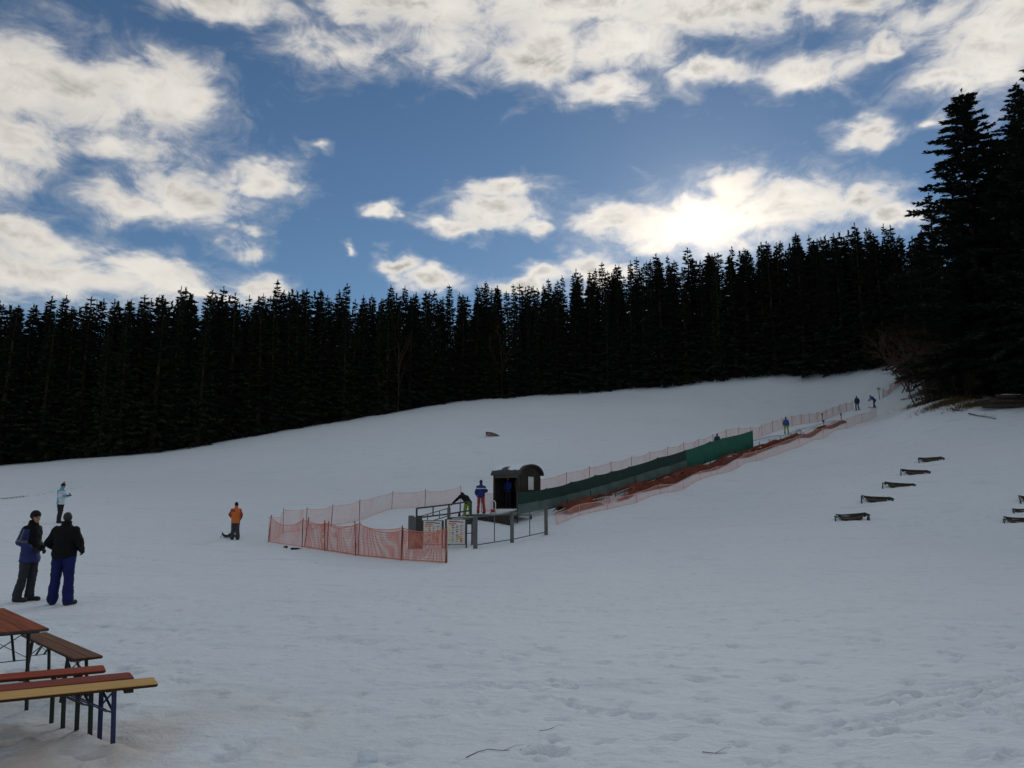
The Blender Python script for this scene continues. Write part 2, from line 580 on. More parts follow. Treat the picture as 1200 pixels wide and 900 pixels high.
CTRL += [(-4, 6.6, 0), (0, 0, 0.0), (4, 6, 0), (0, 12, 0), (8, 14, .02), (-14, 10, .1), (14, 8, .05), (0, 20, 0), (12, 20, .05), (-12, 22, .25), (-30, 20, .5), (30, 15, .5),
         (0, -20, -.3), (-40, -20, 0), (40, -20, .3), (0, -60, -1), (-60, -60, -1), (60, -60, 0), (70, 30, 6), (-70, 40, 3),
         (-120, 100, 8), (-60, 190, 22), (0, 200, 33), (60, 190, 38), (100, 120, 34), (100, 60, 17), (-180, 0, 0), (180, 0, 10), (-100, 300, 40), (100, 300, 52)]
CT = np.array(CTRL)


def _phi(r2):
    return 0.5 * r2 * np.log(np.maximum(r2, 1e-9))


def _fit():
    n = len(CT)
    d2 = ((CT[:, None, :2] - CT[None, :, :2]) ** 2).sum(-1)
    A = np.zeros((n + 3, n + 3))
    A[:n, :n] = _phi(d2) + np.eye(n) * 1.0
    A[:n, n] = 1
    A[:n, n + 1:] = CT[:, :2]
    A[n:, :n] = A[:n, n:].T
    b = np.zeros(n + 3)
    b[:n] = CT[:, 2]
    return np.linalg.solve(A, b)


TW = _fit()

def sstep(x, a, b):
    t = np.clip((x - a) / (b - a), 0, 1)
    return t * t * (3 - 2 * t)


def height(x, y):
    x = np.asarray(x, dtype=float)
    y = np.asarray(y, dtype=float)
    sh = x.shape
    xf, yf = x.ravel(), y.ravel()
    z = TW[-3] + TW[-2] * xf + TW[-1] * yf
    for i in range(len(CT)):
        z = z + TW[i] * _phi((xf - CT[i, 0]) ** 2 + (yf - CT[i, 1]) ** 2)
    return z.reshape(sh)


def hz(x, y):
    return float(height(np.array([x]), np.array([y]))[0])


def ground(u, v, ymin=3.0, ymax=170.0):
    """where the pixel's line of sight meets the snow"""
    d = pix_dir(u, v)
    ys = np.linspace(ymin, ymax, 1400)
    t = ys / d.y
    zz = CAM_Z + d.z * t
    g = height(d.x * t, ys) - zz
    k = np.argmax(g > 0) if (g > 0).any() else len(ys) - 1
    a, b = ys[max(k - 1, 0)], ys[k]
    for _ in range(18):
        m = (a + b) / 2
        tt = m / d.y
        if hz(d.x * tt, m) > CAM_Z + d.z * tt:
            b = m
        else:
            a = m
    tt = b / d.y
    return Vector((d.x * tt, b, hz(d.x * tt, b)))


def vnoise(x, y, seed=0):
    xi = np.floor(x).astype(np.int64)
    yi = np.floor(y).astype(np.int64)
    fx, fy = x - xi, y - yi
    fx = fx * fx * (3 - 2 * fx)
    fy = fy * fy * (3 - 2 * fy)

    def h(a, b):
        n = (a * 374761393 + b * 668265263 + seed * 974634777) & 0x7fffffff
        n = ((n ^ (n >> 13)) * 1274126177) & 0x7fffffff
        return ((n ^ (n >> 16)) & 0xffff) / 65535.0
    return (h(xi, yi) * (1 - fx) + h(xi + 1, yi) * fx) * (1 - fy) + (h(xi, yi + 1) * (1 - fx) + h(xi + 1, yi + 1) * fx) * fy


def fbm(x, y, oct=4, seed=0):
    a, s, t = 1.0, 0.0, 0.0
    for o in range(oct):
        s = s + a * (vnoise(x * 2 ** o, y * 2 ** o, seed + o) - .5)
        t += a
        a *= .55
    return s / t


# the foot of the forest in plan, for the litter under the trees
EDGE_PX = [(-150, 553, 92), (0, 545, 95), (100, 537, 97), (200, 528, 100), (330, 505, 108), (420, 490, 116), (540, 470, 123), (600, 465, 124), (700, 460, 122), (800, 450, 120),
           (900, 440, 116), (1000, 434, 112), (1046, 430, 107)]
EDGE = [P(*e) for e in EDGE_PX]
EDGE_R = [P(1046, 430, 107), P(1072, 447, 97), P(1088, 462, 80), P(1105, 466, 72), P(1150, 474, 67), P(1205, 482, 63.5), Vector((56, 50, 0)), Vector((74, 40, 0)), Vector((95, 30, 0))]
POLY = [(e.x, e.y) for e in EDGE] + [(e.x, e.y) for e in EDGE_R[1:]]
POLY = [(-200, 88)] + POLY + [(400, 20), (400, 500), (-400, 500), (-400, 88)]


def seg_dist(x, y, pts):
    best = np.full(x.shape, 1e9)
    for (ax, ay), (bx, by) in zip(pts[:-1], pts[1:]):
        dx, dy = bx - ax, by - ay
        t = np.clip(((x - ax) * dx + (y - ay) * dy) / (dx * dx + dy * dy), 0, 1)
        best = np.minimum(best, np.hypot(x - ax - t * dx, y - ay - t * dy))
    return best


def inside(x, y, poly):
    r = np.zeros(x.shape, bool)
    n = len(poly)
    for i in range(n):
        ax, ay = poly[i]
        bx, by = poly[(i + 1) % n]
        c = ((ay > y) != (by > y)) & (x < (bx - ax) * (y - ay) / (by - ay + 1e-12) + ax)
        r ^= c
    return r


def forest_depth(x, y):
    d = seg_dist(x, y, POLY[:-3])
    return np.where(inside(x, y, POLY), d, -d)


def axis(breaks):
    out = [breaks[0][0]]
    for (a, b, s0, s1) in breaks:
        p = a
        while p < b - 1e-6:
            f = (p - a) / (b - a)
            p += s0 + (s1 - s0) * f
            out.append(min(p, b))
    return np.array(out)


def build_snow():
    xs = axis([(-420, -60, 30, 4), (-60, -16, 2.2, .6), (-16, -7, .45, .08), (-7, 8, .06, .065), (8, 18, .08, .45), (18, 60, .6, 2.2), (60, 420, 4, 30)])
    ys = axis([(-120, 2, 12, .5), (2, 4.5, .2, .06), (4.5, 12, .05, .075), (12, 34, .08, .35), (34, 130, .4, 1.2), (130, 480, 2, 25)])
    X, Y = np.meshgrid(xs, ys)
    Z = height(X, Y)
    fd = forest_depth(X, Y)
    # wind and grooming relief
    Z += .10 * fbm(X * .09, Y * .09, 3, 3) * sstep(np.hypot(X, Y), 15, 40)
    Z += .055 * fbm(X * .35 + 3, Y * .45, 3, 9)
    near = 1 - sstep(np.hypot(X, Y - 2), 14, 40)
    Z += .045 * near * fbm(X * 1.3, Y * 1.8, 4, 21)
    Z += .030 * near * fbm(X * 3.1 + 5, Y * 5.2, 3, 31)
    # trampled lumps round the tables
    tr = np.exp(-(((X + 4.2) / 2.3) ** 2 + ((Y - 6.4) / 1.9) ** 2))
    Z += .12 * tr * fbm(X * 2.2, Y * 2.4, 3, 47)
    for (hx, hy, ra, rb, hh) in [(-3.55, 6.85, .20, .13, .11), (-3.95, 6.75, .28, .16, .12), (-3.2, 6.75, .14, .10, .07), (-4.4, 7.2, .3, .2, .10), (-3.7, 7.25, .2, .15, .08), (-3.3, 7.15, .12, .1, .06)]:
        Z += hh * np.exp(-(((X - hx) / ra) ** 2 + ((Y - hy) / rb) ** 2)) * (1 + 1.4 * fbm(X * 5, Y * 5, 3, 88))
    # boot prints and ski grooves pressed into the foreground
    rg = np.random.default_rng(11)

    def stamp(px, py, ang, la, lb, dep, rim=.3):
        rad = la * 2.2
        i0, i1 = np.searchsorted(ys, py - rad), np.searchsorted(ys, py + rad)
        j0, j1 = np.searchsorted(xs, px - rad), np.searchsorted(xs, px + rad)
        if i1 <= i0 or j1 <= j0:
            return
        xx, yy = X[i0:i1, j0:j1] - px, Y[i0:i1, j0:j1] - py
        c, s = math.cos(ang), math.sin(ang)
        a, b = (xx * c + yy * s) / la, (-xx * s + yy * c) / lb
        q = a * a + b * b
        Z[i0:i1, j0:j1] += -dep * np.exp(-q * q) + dep * rim * 1.2 * np.exp(-(q - 1.7) ** 2 * 2)

    for k in range(46):                      # walking trails
        px, py = rg.uniform(-9, 10), rg.uniform(4.5, 19)
        ang = rg.choice([rg.normal(0, .5), rg.normal(math.pi / 2, .6), rg.uniform(0, 6.28)])
        for i in range(int(rg.integers(5, 16))):
            side = .11 if i % 2 else -.11
            stamp(px - math.sin(ang) * side, py + math.cos(ang) * side, ang + rg.normal(0, .15), .15, .065, rg.uniform(.024, .052))
            ang += rg.normal(0, .06)
            px += math.cos(ang) * .62
            py += math.sin(ang) * .62
    for k in range(700):                     # loose scuffs
        stamp(rg.uniform(-9, 11), 4.3 + 16 * rg.random() ** 1.4, rg.uniform(0, 6.28), rg.uniform(.08, .22), rg.uniform(.05, .10), rg.uniform(.014, .042), .5)
    for (gx, gy, ga, gl) in [(2.6, 7.4, .45, 3.4), (5.4, 9.6, .1, 4.0), (3.6, 8.6, .35, 3.2), (7.0, 12.0, .22, 5.0), (-2.0, 12.0, 2.9, 6.0), (-4, 18, 2.75, 9), (1, 16, .2, 6), (4.6, 7.0, 1.2, 1.6), (-1.2, 9.2, .05, 3)]:
        n = int(gl / .1)
        aa = ga
        for i in range(n):
            for off in (-.09, .09):
                stamp(gx - math.sin(aa) * off, gy + math.cos(aa) * off, aa, .16, .045, .016, .2)
            gx += math.cos(aa) * .1
            gy += math.sin(aa) * .1
            aa += .006
    for path, wdt, dep in ([(60, 642), (110, 650), (170, 656), (240, 662), (300, 666), (350, 668)], .16, .05), ([(0, 672), (60, 668), (100, 664)], .12, .03), ([(100, 700), (160, 701), (230, 702)], .10, .03), ([(560, 600), (520, 664), (470, 668), (400, 664), (330, 655)][1:], .2, .03):
        w_ = [ground(u, v) for (u, v) in path]
        for a_, b_ in zip(w_[:-1], w_[1:]):
            an = math.atan2(b_.y - a_.y, b_.x - a_.x)
            m_ = max(2, int((b_ - a_).length / .25))
            for k in range(m_):
                q_ = a_.lerp(b_, k / m_)
                stamp(q_.x, q_.y, an, .35, wdt * rg.uniform(.8, 1.3), dep * rg.uniform(.5, 1.1), .4)
    # little drifts of torn-up snow at the forest foot
    Z += .22 * fbm(X * .5, Y * .5, 3, 77) * np.clip(1 - np.abs(fd) / 4, 0, 1)
    V = np.stack([X.ravel(), Y.ravel(), Z.ravel()], 1)
    ny, nx = X.shape
    idx = np.arange(ny * nx).reshape(ny, nx)
    F = np.stack([idx[:-1, :-1].ravel(), idx[:-1, 1:].ravel(), idx[1:, 1:].ravel(), idx[1:, :-1].ravel()], 1)
    me = np_mesh('snow_ground', V, F)
    me.polygons.foreach_set('use_smooth', np.ones(len(me.polygons), bool))
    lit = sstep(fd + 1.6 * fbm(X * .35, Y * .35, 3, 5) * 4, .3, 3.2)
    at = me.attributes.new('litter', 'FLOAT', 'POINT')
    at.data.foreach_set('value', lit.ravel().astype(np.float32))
    tr2 = np.clip(tr * (.55 + 2.2 * fbm(X * 1.6, Y * 1.6, 3, 63)), 0, 1)
    at2 = me.attributes.new('trampled', 'FLOAT', 'POINT')
    at2.data.foreach_set('value', tr2.ravel().astype(np.float32))
    return me, (xs, ys, Z)


def snow_material():
    m = bpy.data.materials.new('snow_and_forest_litter')
    m.use_nodes = True
    nt = m.node_tree
    L = nt.links.new
    b = nt.nodes['Principled BSDF']
    b.inputs['Roughness'].default_value = .75
    b.inputs['Specular IOR Level'].default_value = .2
    tc = nt.nodes.new('ShaderNodeTexCoord')

    def noise(scale, detail, st=(1, 1, 1), rough=.6):
        mp = nt.nodes.new('ShaderNodeMapping')
        mp.inputs['Scale'].default_value = st
        L(tc.outputs['Object'], mp.inputs[0])
        n = nt.nodes.new('ShaderNodeTexNoise')
        n.inputs['Scale'].default_value = scale
        n.inputs['Detail'].default_value = detail
        n.inputs['Roughness'].default_value = rough
        L(mp.outputs[0], n.inputs['Vector'])
        return n.outputs['Fac']

    def ramp(x, stops):
        r = nt.nodes.new('ShaderNodeValToRGB')
        e = r.color_ramp.elements
        e[0].position, e[0].color = stops[0][0], stops[0][1] + (1,)
        e[1].position, e[1].color = stops[-1][0], stops[-1][1] + (1,)
        for p, c in stops[1:-1]:
            q = e.new(p)
            q.color = c + (1,)
        L(x, r.inputs[0])
        return r.outputs[0]

    def mix(f, a, bb, mode='MIX'):
        n = nt.nodes.new('ShaderNodeMix')
        n.data_type = 'RGBA'
        n.blend_type = mode
        for k, q in ((0, f), (6, a), (7, bb)):
            if isinstance(q, float):
                n.inputs[k].default_value = q
            elif isinstance(q, tuple):
                n.inputs[k].default_value = q + (1,)
            else:
                L(q, n.inputs[k])
        return n.outputs[2]

    base = ramp(noise(.12, 4), [(.3, (.665, .765, .845)), (.7, (.705, .795, .87))])
    # icy scraped streaks and specks of dirt
    streak = ramp(noise(1.0, 5, (.5, 1.5, 1)), [(.56, (1, 1, 1)), (.70, (.90, .91, .92)), (.82, (.80, .82, .83))])
    base = mix(1.0, base, streak, 'MULTIPLY')
    ice_dent_shade = ramp(noise(5.0, 4, (.7, 1.3, 1)), [(.58, (1, 1, 1)), (.74, (.74, .76, .78))])  # icy patches, darkened so their tone adds the shade of small dents
    base = mix(1.0, base, ice_dent_shade, 'MULTIPLY')
    speck = ramp(noise(26, 3), [(.70, (1, 1, 1)), (.80, (.62, .60, .57))])
    base = mix(1.0, base, speck, 'MULTIPLY')
    a2 = nt.nodes.new('ShaderNodeAttribute')
    a2.attribute_name = 'trampled'
    dirty = mix(a2.outputs['Fac'], base, (.60, .565, .53))
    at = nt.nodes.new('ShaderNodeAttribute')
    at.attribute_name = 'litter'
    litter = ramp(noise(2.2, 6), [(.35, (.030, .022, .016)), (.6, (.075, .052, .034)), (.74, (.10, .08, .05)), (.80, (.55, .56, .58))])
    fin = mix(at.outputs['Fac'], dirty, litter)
    L(fin, b.inputs['Base Color'])
    add = nt.nodes.new('ShaderNodeMath')
    add.operation = 'MULTIPLY_ADD'
    L(noise(9, 6, (.8, 1.2, 1)), add.inputs[0])
    add.inputs[1].default_value = 4.0
    L(noise(38, 4), add.inputs[2])
    bp = nt.nodes.new('ShaderNodeBump')
    bp.inputs['Strength'].default_value = .38
    bp.inputs['Distance'].default_value = .035
    L(add.outputs[0], bp.inputs['Height'])
    L(bp.outputs[0], b.inputs['Normal'])
    return m


SNOW_ME, SNOW_GRID = build_snow()
snow = obj_from('snow_ground', SNOW_ME, snow_material())
tag(snow, 'snow covered meadow slope with trampled foreground', kind='structure')


def gz(x, y):
    """height of the finished snow surface"""
    xs, ys, Z = SNOW_GRID
    j = int(np.clip(np.searchsorted(xs, x) - 1, 0, len(xs) - 2))
    i = int(np.clip(np.searchsorted(ys, y) - 1, 0, len(ys) - 2))
    a = (x - xs[j]) / (xs[j + 1] - xs[j])
    b = (y - ys[i]) / (ys[i + 1] - ys[i])
    return float((Z[i, j] * (1 - a) + Z[i, j + 1] * a) * (1 - b) + (Z[i + 1, j] * (1 - a) + Z[i + 1, j + 1] * a) * b)


def gp(u, v, ymin=3.0):
    q = ground(u, v, ymin)
    q.z = gz(q.x, q.y)
    return q


# ------------------------------------------------------------------ trees
def spruce_meshes(seed, H, cb, Rm, dz, nb, dens, tl, tw, top_sharp=.85, gap=.12):
    """returns trunk mesh and crown mesh of one spruce: whorls of limbs, each carrying many small sprays of needles"""
    rg = np.random.default_rng(seed)
    tv, tf = [], []
    mb = MB()
    lean = rg.normal(0, .012, 2) * H
    r0 = H * .0125 + .05
    pts, rad = [], []
    for k in range(9):
        t = k / 8
        pts.append((lean[0] * t * t, lean[1] * t * t, H * .985 * t - .4 * (k == 0)))
        rad.append(r0 * (1.25 if k == 0 else 1) * (1 - t) ** .8 + .012)
    mb.tube(pts, rad, 7)
    A, B, C, D = [], [], [], []
    z = cb * H
    while z < H * .975:
        t = (z - cb * H) / (H * (1 - cb))
        env = Rm * min(1.0, ((1 - t) ** top_sharp) * 1.12) * (.62 + .38 * min(1, t / .12))
        n = max(3, int(round(nb * (.75 + .25 * (1 - t)))))
        a0 = rg.uniform(0, 6.28)
        for k in range(n):
            if rg.random() < gap:
                continue
            a = a0 + 6.283 * k / n + rg.normal(0, .22)
            Lb = env * rg.uniform(.48, 1.15) + .12
            e0 = -.30 + .95 * t + rg.normal(0, .09)
            cur = (.30 if t < .7 else .05) * rg.uniform(.5, 1.3) - .10
            zb = z + rg.normal(0, dz * .25)
            ns = max(4, int(dens * (Lb + .35)))
            s = rg.uniform(.04, 1.0, ns) ** .9
            ca, sa = math.cos(a), math.sin(a)
            bend = rg.normal(0, .12)
            rr = s * Lb
            px = lean[0] * (zb / H) ** 2 + ca * rr - sa * bend * rr * s
            py = lean[1] * (zb / H) ** 2 + sa * rr + ca * bend * rr * s
            pz = zb + rr * (e0 + cur * s * s - .22 * s)
            side = rg.choice([-1.0, 1.0], ns)
            ph = a + side * rg.uniform(.15, 1.25, ns)
            dr = -rg.uniform(.05, 1.1, ns) * (1 - .75 * t) + .35 * t
            ln = tl * rg.uniform(.55, 1.25, ns) * (1.15 - .55 * s) * (.55 + .45 * (1 - t))
            dx, dy, dzv = np.cos(ph), np.sin(ph), dr
            nn = np.sqrt(dx * dx + dy * dy + dzv * dzv)
            dx, dy, dzv = dx / nn * ln, dy / nn * ln, dzv / nn * ln
            w = tw * rg.uniform(.6, 1.3, ns)
            tilt = rg.uniform(-.9, .9, ns)
            wx, wy, wz = -np.sin(ph) * np.cos(tilt) * w, np.cos(ph) * np.cos(tilt) * w, np.sin(tilt) * w
            p = np.stack([px, py, pz], 1)
            d = np.stack([dx, dy, dzv], 1)
            wv = np.stack([wx, wy, wz], 1)
            A.append(p)
            B.append(p + d * .45 + wv)
            C.append(p + d)
            D.append(p + d * .45 - wv)
            if Lb > .8:
                q0 = Vector((lean[0] * (zb / H) ** 2, lean[1] * (zb / H) ** 2, zb))
                q1 = q0 + Vector((ca * Lb * .5 - sa * bend * Lb * .25, sa * Lb * .5 + ca * bend * Lb * .25, Lb * .5 * (e0 + cur * .25 - .11)))
                q2 = q0 + Vector((ca * Lb * .96 - sa * bend * Lb * .92, sa * Lb * .96 + ca * bend * Lb * .92, Lb * .96 * (e0 + cur * .92 - .21)))
                mb.tube([q0, q1, q2], [.012 + Lb * .010, .008 + Lb * .006, .005], 3, False)
        z += dz * rg.uniform(.75, 1.25) * (.75 + .5 * (1 - t))
    # leader
    ns = 26
    zz = H * rg.uniform(.95, 1.0, ns)
    ph = rg.uniform(0, 6.28, ns)
    p = np.stack([np.full(ns, lean[0]), np.full(ns, lean[1]), zz], 1)
    ln = tl * .42 * rg.uniform(.4, 1, ns)
    d = np.stack([np.cos(ph) * ln * .5, np.sin(ph) * ln * .5, ln * .8], 1)
    wv = np.stack([-np.sin(ph), np.cos(ph), np.zeros(ns)], 1) * tw * .6
    A.append(p); B.append(p + d * .4 + wv); C.append(p + d); D.append(p + d * .4 - wv)
    A, B, C, D = [np.concatenate(q) for q in (A, B, C, D)]
    n = len(A)
    Vt = np.stack([A, B, C, D], 1).reshape(-1, 3)
    F = np.arange(4 * n).reshape(n, 4)
    cm = np_mesh('crown', Vt, F)
    tm = bpy.data.meshes.new('trunk')
    tm.from_pydata([tuple(q) for q in mb.v], [], mb.f)
    tm.update()
    tm.materials.append(M['bark'])
    return tm, cm


def bare_mesh(seed, H, spread, r0, levels=4, clump=1, ratio=.62, twigs=4, droop=0.0):
    """leafless tree or shrub: limbs dividing into fine twigs; trunk and twigs in two meshes"""
    rg = random.Random(seed)
    trunk, tw = MB(), MB()

    def grow(p, d, ln, r, lev):
        pts, rad = [p], [r]
        q, dd = p, d
        n = 4 if lev < 2 else 3
        for i in range(n):
            wob = .035 if lev == 0 and clump == 1 else .10
            dd = (dd + Vector((rg.gauss(0, wob), rg.gauss(0, wob), rg.gauss(.02, .06) - droop * lev * .04))).normalized()
            q = q + dd * (ln / n)
            pts.append(q)
            rad.append(r * (1 - .62 * (i + 1) / n))
        (trunk if lev == 0 else tw).tube(pts, rad, 5 if lev == 0 else 3, False)
        if lev >= levels:
            return
        nk = twigs + (3 if lev == 0 else 0)
        for k in range(nk):
            f = rg.uniform(.25 if lev else .3, 1.0)
            i = min(n - 1, int(f * n))
            base = pts[i].lerp(pts[i + 1], f * n - i)
            ax = Vector((rg.gauss(0, 1), rg.gauss(0, 1), rg.gauss(0, .4)))
            ax = (ax - ax.dot(dd) * dd).normalized()
            an = rg.uniform(.35, .95) * spread
            nd = (dd * math.cos(an) + ax * math.sin(an)).normalized()
            grow(base, nd, ln * ratio * rg.uniform(.55, 1.1) * (1.15 - .45 * f), r * .5 * (1.1 - .5 * f), lev + 1)

    for c in range(clump):
        off = Vector((rg.gauss(0, .25), rg.gauss(0, .25), -.1)) if clump > 1 else Vector((0, 0, -.3))
        d = Vector((rg.gauss(0, .28), rg.gauss(0, .28), 1)).normalized() if clump > 1 else Vector((rg.gauss(0, .015), rg.gauss(0, .015), 1)).normalized()
        grow(off, d, H * (.62 if clump == 1 else rg.uniform(.4, .7)), r0, 0)
    return trunk, tw


def tree_obj(name, meshes, loc, rz, sc, label, cat, group, m_crown):
    e = empty(name, loc, rz)
    e.scale = sc
    tag(e, label, cat, group)
    obj_from('trunk', meshes[0], None, e)
    c = obj_from('crown', meshes[1], m_crown, e)
    return e


EDGE_TOP = [(-150, 352), (0, 350), (60, 347), (130, 345), (200, 338), (270, 338), (330, 333), (400, 336), (450, 338), (520, 336), (570, 331), (650, 325), (740, 306), (800, 296), (860, 287),
            (900, 277), (950, 271), (1020, 258), (1060, 262), (1100, 262)]


def top_v(u):
    return float(np.interp(u, [e[0] for e in EDGE_TOP], [e[1] for e in EDGE_TOP]))


VAR = [spruce_meshes(100 + i, 20, cb, rm, .50, 7, 15, .95, .10, ts, g) for i, (cb, rm, ts, g) in enumerate([
    (.03, 2.9, 1.05, .08), (.02, 3.4, 1.15, .10), (.05, 2.6, 1.0, .12), (.04, 3.1, 1.15, .08), (.08, 2.7, .95, .15), (.02, 3.6, 1.25, .08), (.10, 2.6, .78, .2), (.03, 2.8, 1.1, .12)])]
SEG = [(EDGE[i], EDGE[i + 1]) for i in range(len(EDGE) - 1)]


def proj(p):
    q = Vector(p) - Vector((0, 0, CAM_Z))
    c, s = math.cos(PITCH), math.sin(PITCH)
    dep = q.y * c + q.z * s
    up = -q.y * s + q.z * c
    return 600 + FPX * q.x / dep, 450 - FPX * up / dep, dep


def plant_forest():
    rg = random.Random(5)
    cnt = 0
    shapes = ['dense narrow', 'broad skirted', 'slim', 'full conical', 'thin crowned', 'wide conical', 'round shouldered', 'narrow pointed']
    zones = [(150, 'up the meadow from the two talking men'), (300, 'up the meadow from the man in orange'), (440, 'up the meadow from the outer net corner'), (510, 'beside the slim leafless tree'),
             (620, 'up the slope from the wooden ramp'), (720, 'up the slope from the lift hut'), (860, 'up the slope from the green fence'), (985, 'up the slope from the conveyor end'), (2000, 'by the inner corner of the wood')]
    for row, (off, step) in enumerate([(.6, 1.75), (3.0, 1.85), (6.0, 2.0)]):
        for (a, b) in SEG:
            d = Vector((b.x - a.x, b.y - a.y, 0))
            n = max(1, int(round(d.length / step)))
            nor = Vector((-d.y, d.x, 0)).normalized()
            for k in range(n):
                t = (k + rg.uniform(.1, .9)) / n
                p = Vector((a.x, a.y, 0)) + d * t + nor * (off + rg.uniform(-.9, 1.3))
                p.z = gz(p.x, p.y)
                u, v, dep = proj(p)
                if u > 1062 + 10 or u < -60:
                    continue
                tv = top_v(u) + rg.choice([-8, -5, -3, -1, 0, 1, 2, 4, 5, 7, 9, 12]) + rg.uniform(-2, 2) + (3 if row == 0 else 0)
                # height that reaches the ridge line of the wood here
                Hh = (v - tv) * dep / FPX
                Hh = max(12.0, min(27, Hh))
                i = rg.choice([0, 1, 3, 5, 7, 7]) if row == 0 else rg.randrange(len(VAR))
                sw = (Hh / 20) * rg.uniform(.72, 1.3)
                tree_obj('spruce_tree', VAR[i], p, rg.uniform(0, 6.28), (sw, sw, Hh / 20), shapes[i] + (' spruce in the front row ' if row == 0 else ' spruce behind the front row ') + next(z for lim, z in zones if u < lim), 'tree',
                         'spruces of the front row along the slope' if row == 0 else 'spruces inside the forest', M['needle'] if i % 2 else M['needle_dark'])
                cnt += 1
    return cnt


NFOREST = plant_forest()


def plant_back_forest():
    """the wood goes on behind: too deep to tell its trees apart"""
    rg = random.Random(8)
    tm, cm = spruce_meshes(300, 20, .03, 3.6, .75, 7, 7, 1.5, .2, .95, .05)
    nv = len(cm.vertices)
    co = np.zeros(nv * 3, np.float32)
    cm.vertices.foreach_get('co', co)
    co = co.reshape(-1, 3)
    Vs, Fs = [], []
    base = np.arange(nv).reshape(-1, 4)
    c = 0
    for off, step in ((9.5, 2.3), (13.5, 2.6), (18.5, 3.2), (25, 4.5)):
        for (a, b) in SEG + [(EDGE_R[0], Vector((75, 118, 0))), (Vector((60, 92, 0)), Vector((95, 80, 0)))]:
            d = Vector((b.x - a.x, b.y - a.y, 0))
            n = max(1, int(d.length / step))
            nor = Vector((-d.y, d.x, 0)).normalized()
            for k in range(n):
                p = Vector((a.x, a.y, 0)) + d * ((k + rg.random()) / n) + nor * (off + rg.uniform(-2, 2))
                p.z = gz(p.x, p.y)
                u, v, dep = proj(p)
                Hh = max(9.0, min(24, (v - top_v(u) - rg.uniform(2, 26)) * dep / FPX))
                an = rg.uniform(0, 6.28)
                s = Hh / 20
                q = co * np.array([s, s, s])
                q = np.stack([q[:, 0] * math.cos(an) - q[:, 1] * math.sin(an) + p.x, q[:, 0] * math.sin(an) + q[:, 1] * math.cos(an) + p.y, q[:, 2] + p.z], 1)
                Vs.append(q)
                Fs.append(base + c * nv)
                c += 1
    me = np_mesh('forest_mass', np.concatenate(Vs), np.concatenate(Fs))
    o = obj_from('forest_mass', me, M['needle_dark'])
    tag(o, 'dense dark spruce wood filling the depth behind the forest edge', 'forest', kind='stuff')


plant_back_forest()

# tall spruces at the right, closer to the camera
BIG = [spruce_meshes(401, 28, .05, 5.6, .60, 7, 44, .95, .075, .72, .14), spruce_meshes(402, 28, .08, 5.2, .60, 7, 44, .95, .075, .80, .12),
       spruce_meshes(403, 28, .12, 4.6, .64, 7, 38, .95, .08, .70, .18)]
BIGS = [  # u, v of the foot, depth, v of the tip, variant, width, label
    (1158, 471, 71, 80, 0, 1.30, 'tall broad spruce with long drooping boughs standing out at the wood corner'),
    (1196, 474, 69, 140, 1, 1.05, 'tall spruce between the broad corner spruce and the taller one beside it'),
    (1232, 479, 66, 66, 0, .95, 'tall spruce beside the log pile with an open ragged tip'),
    (1088, 448, 90, 268, 1, .9, 'shorter spruce behind the bare brown brush at the wood corner'),
    (1264, 484, 65, 30, 1, 1.0, 'tall spruce on the right rim of the wood, past the log pile'),
    (1140, 455, 80, 195, 2, 1.1, 'spruce deeper in the wood behind the broad corner spruce'),
    (1190, 460, 78, 130, 2, 1.0, 'spruce deeper in the wood behind the log pile'),
    (1108, 446, 92, 215, 2, .9, 'slim spruce standing behind the left side of the broad corner spruce'),
    (1225, 462, 80, 120, 0, 1.0, 'broad spruce deeper in the wood past the log pile'),
    (1066, 437, 101, 268, 0, .8, 'spruce at the inner corner where the two wood edges meet'),
    (1135, 445, 94, 240, 1, 1.1, 'far spruce hidden deep behind the corner spruces'),
    (1175, 446, 95, 230, 0, 1.1, 'far spruce in the dark depth behind the log pile'),
]
for (u, v, dep, tv, i, w, lb) in BIGS:
    p = P(u, v, dep)
    p.z = gz(p.x, p.y)
    uu, vv, dd = proj(p)
    Hh = (vv - tv) * dd / FPX
    Hh *= 1.0 + .004 * (Hh - 20) * 0
    s = Hh / 28
    tree_obj('tall_spruce_tree', BIG[i], p, random.uniform(0, 6.28), (s * w, s * w, s), lb, 'tree', 'tall spruces at the wood corner', M['needle_dark'])
for k, (x, y, hh) in enumerate([(62, 74, 27), (68, 62, 28), (58, 84, 26), (72, 88, 26), (80, 70, 28), (60, 97, 24), (70, 100, 24), (84, 55, 26)]):
    p = Vector((x, y, gz(x, y)))
    s = hh / 28
    tree_obj('tall_spruce_tree', BIG[k % 3], p, k * 1.3, (s, s, s), 'spruce in the dark interior of the right hand wood', 'tree', 'spruces inside the right hand wood', M['needle_dark'])


def bare(name, seed, u, v, dep, H, label, clump=1, spread=.9, r0=.09, levels=3, twigs=4, m_t='bark_pale', m_w='twig', group=None, cat='tree', droop=0.0):
    tr, tw = bare_mesh(seed, H, spread, r0, levels, clump, .6, twigs, droop)
    p = P(u, v, dep)
    p.z = gz(p.x, p.y)
    e = empty(name, p)
    tag(e, label, cat, group)
    tr.build('trunk' if clump == 1 else 'stems', M[m_t], e, smooth=True)
    tw.build('crown', M[m_w], e)
    return e


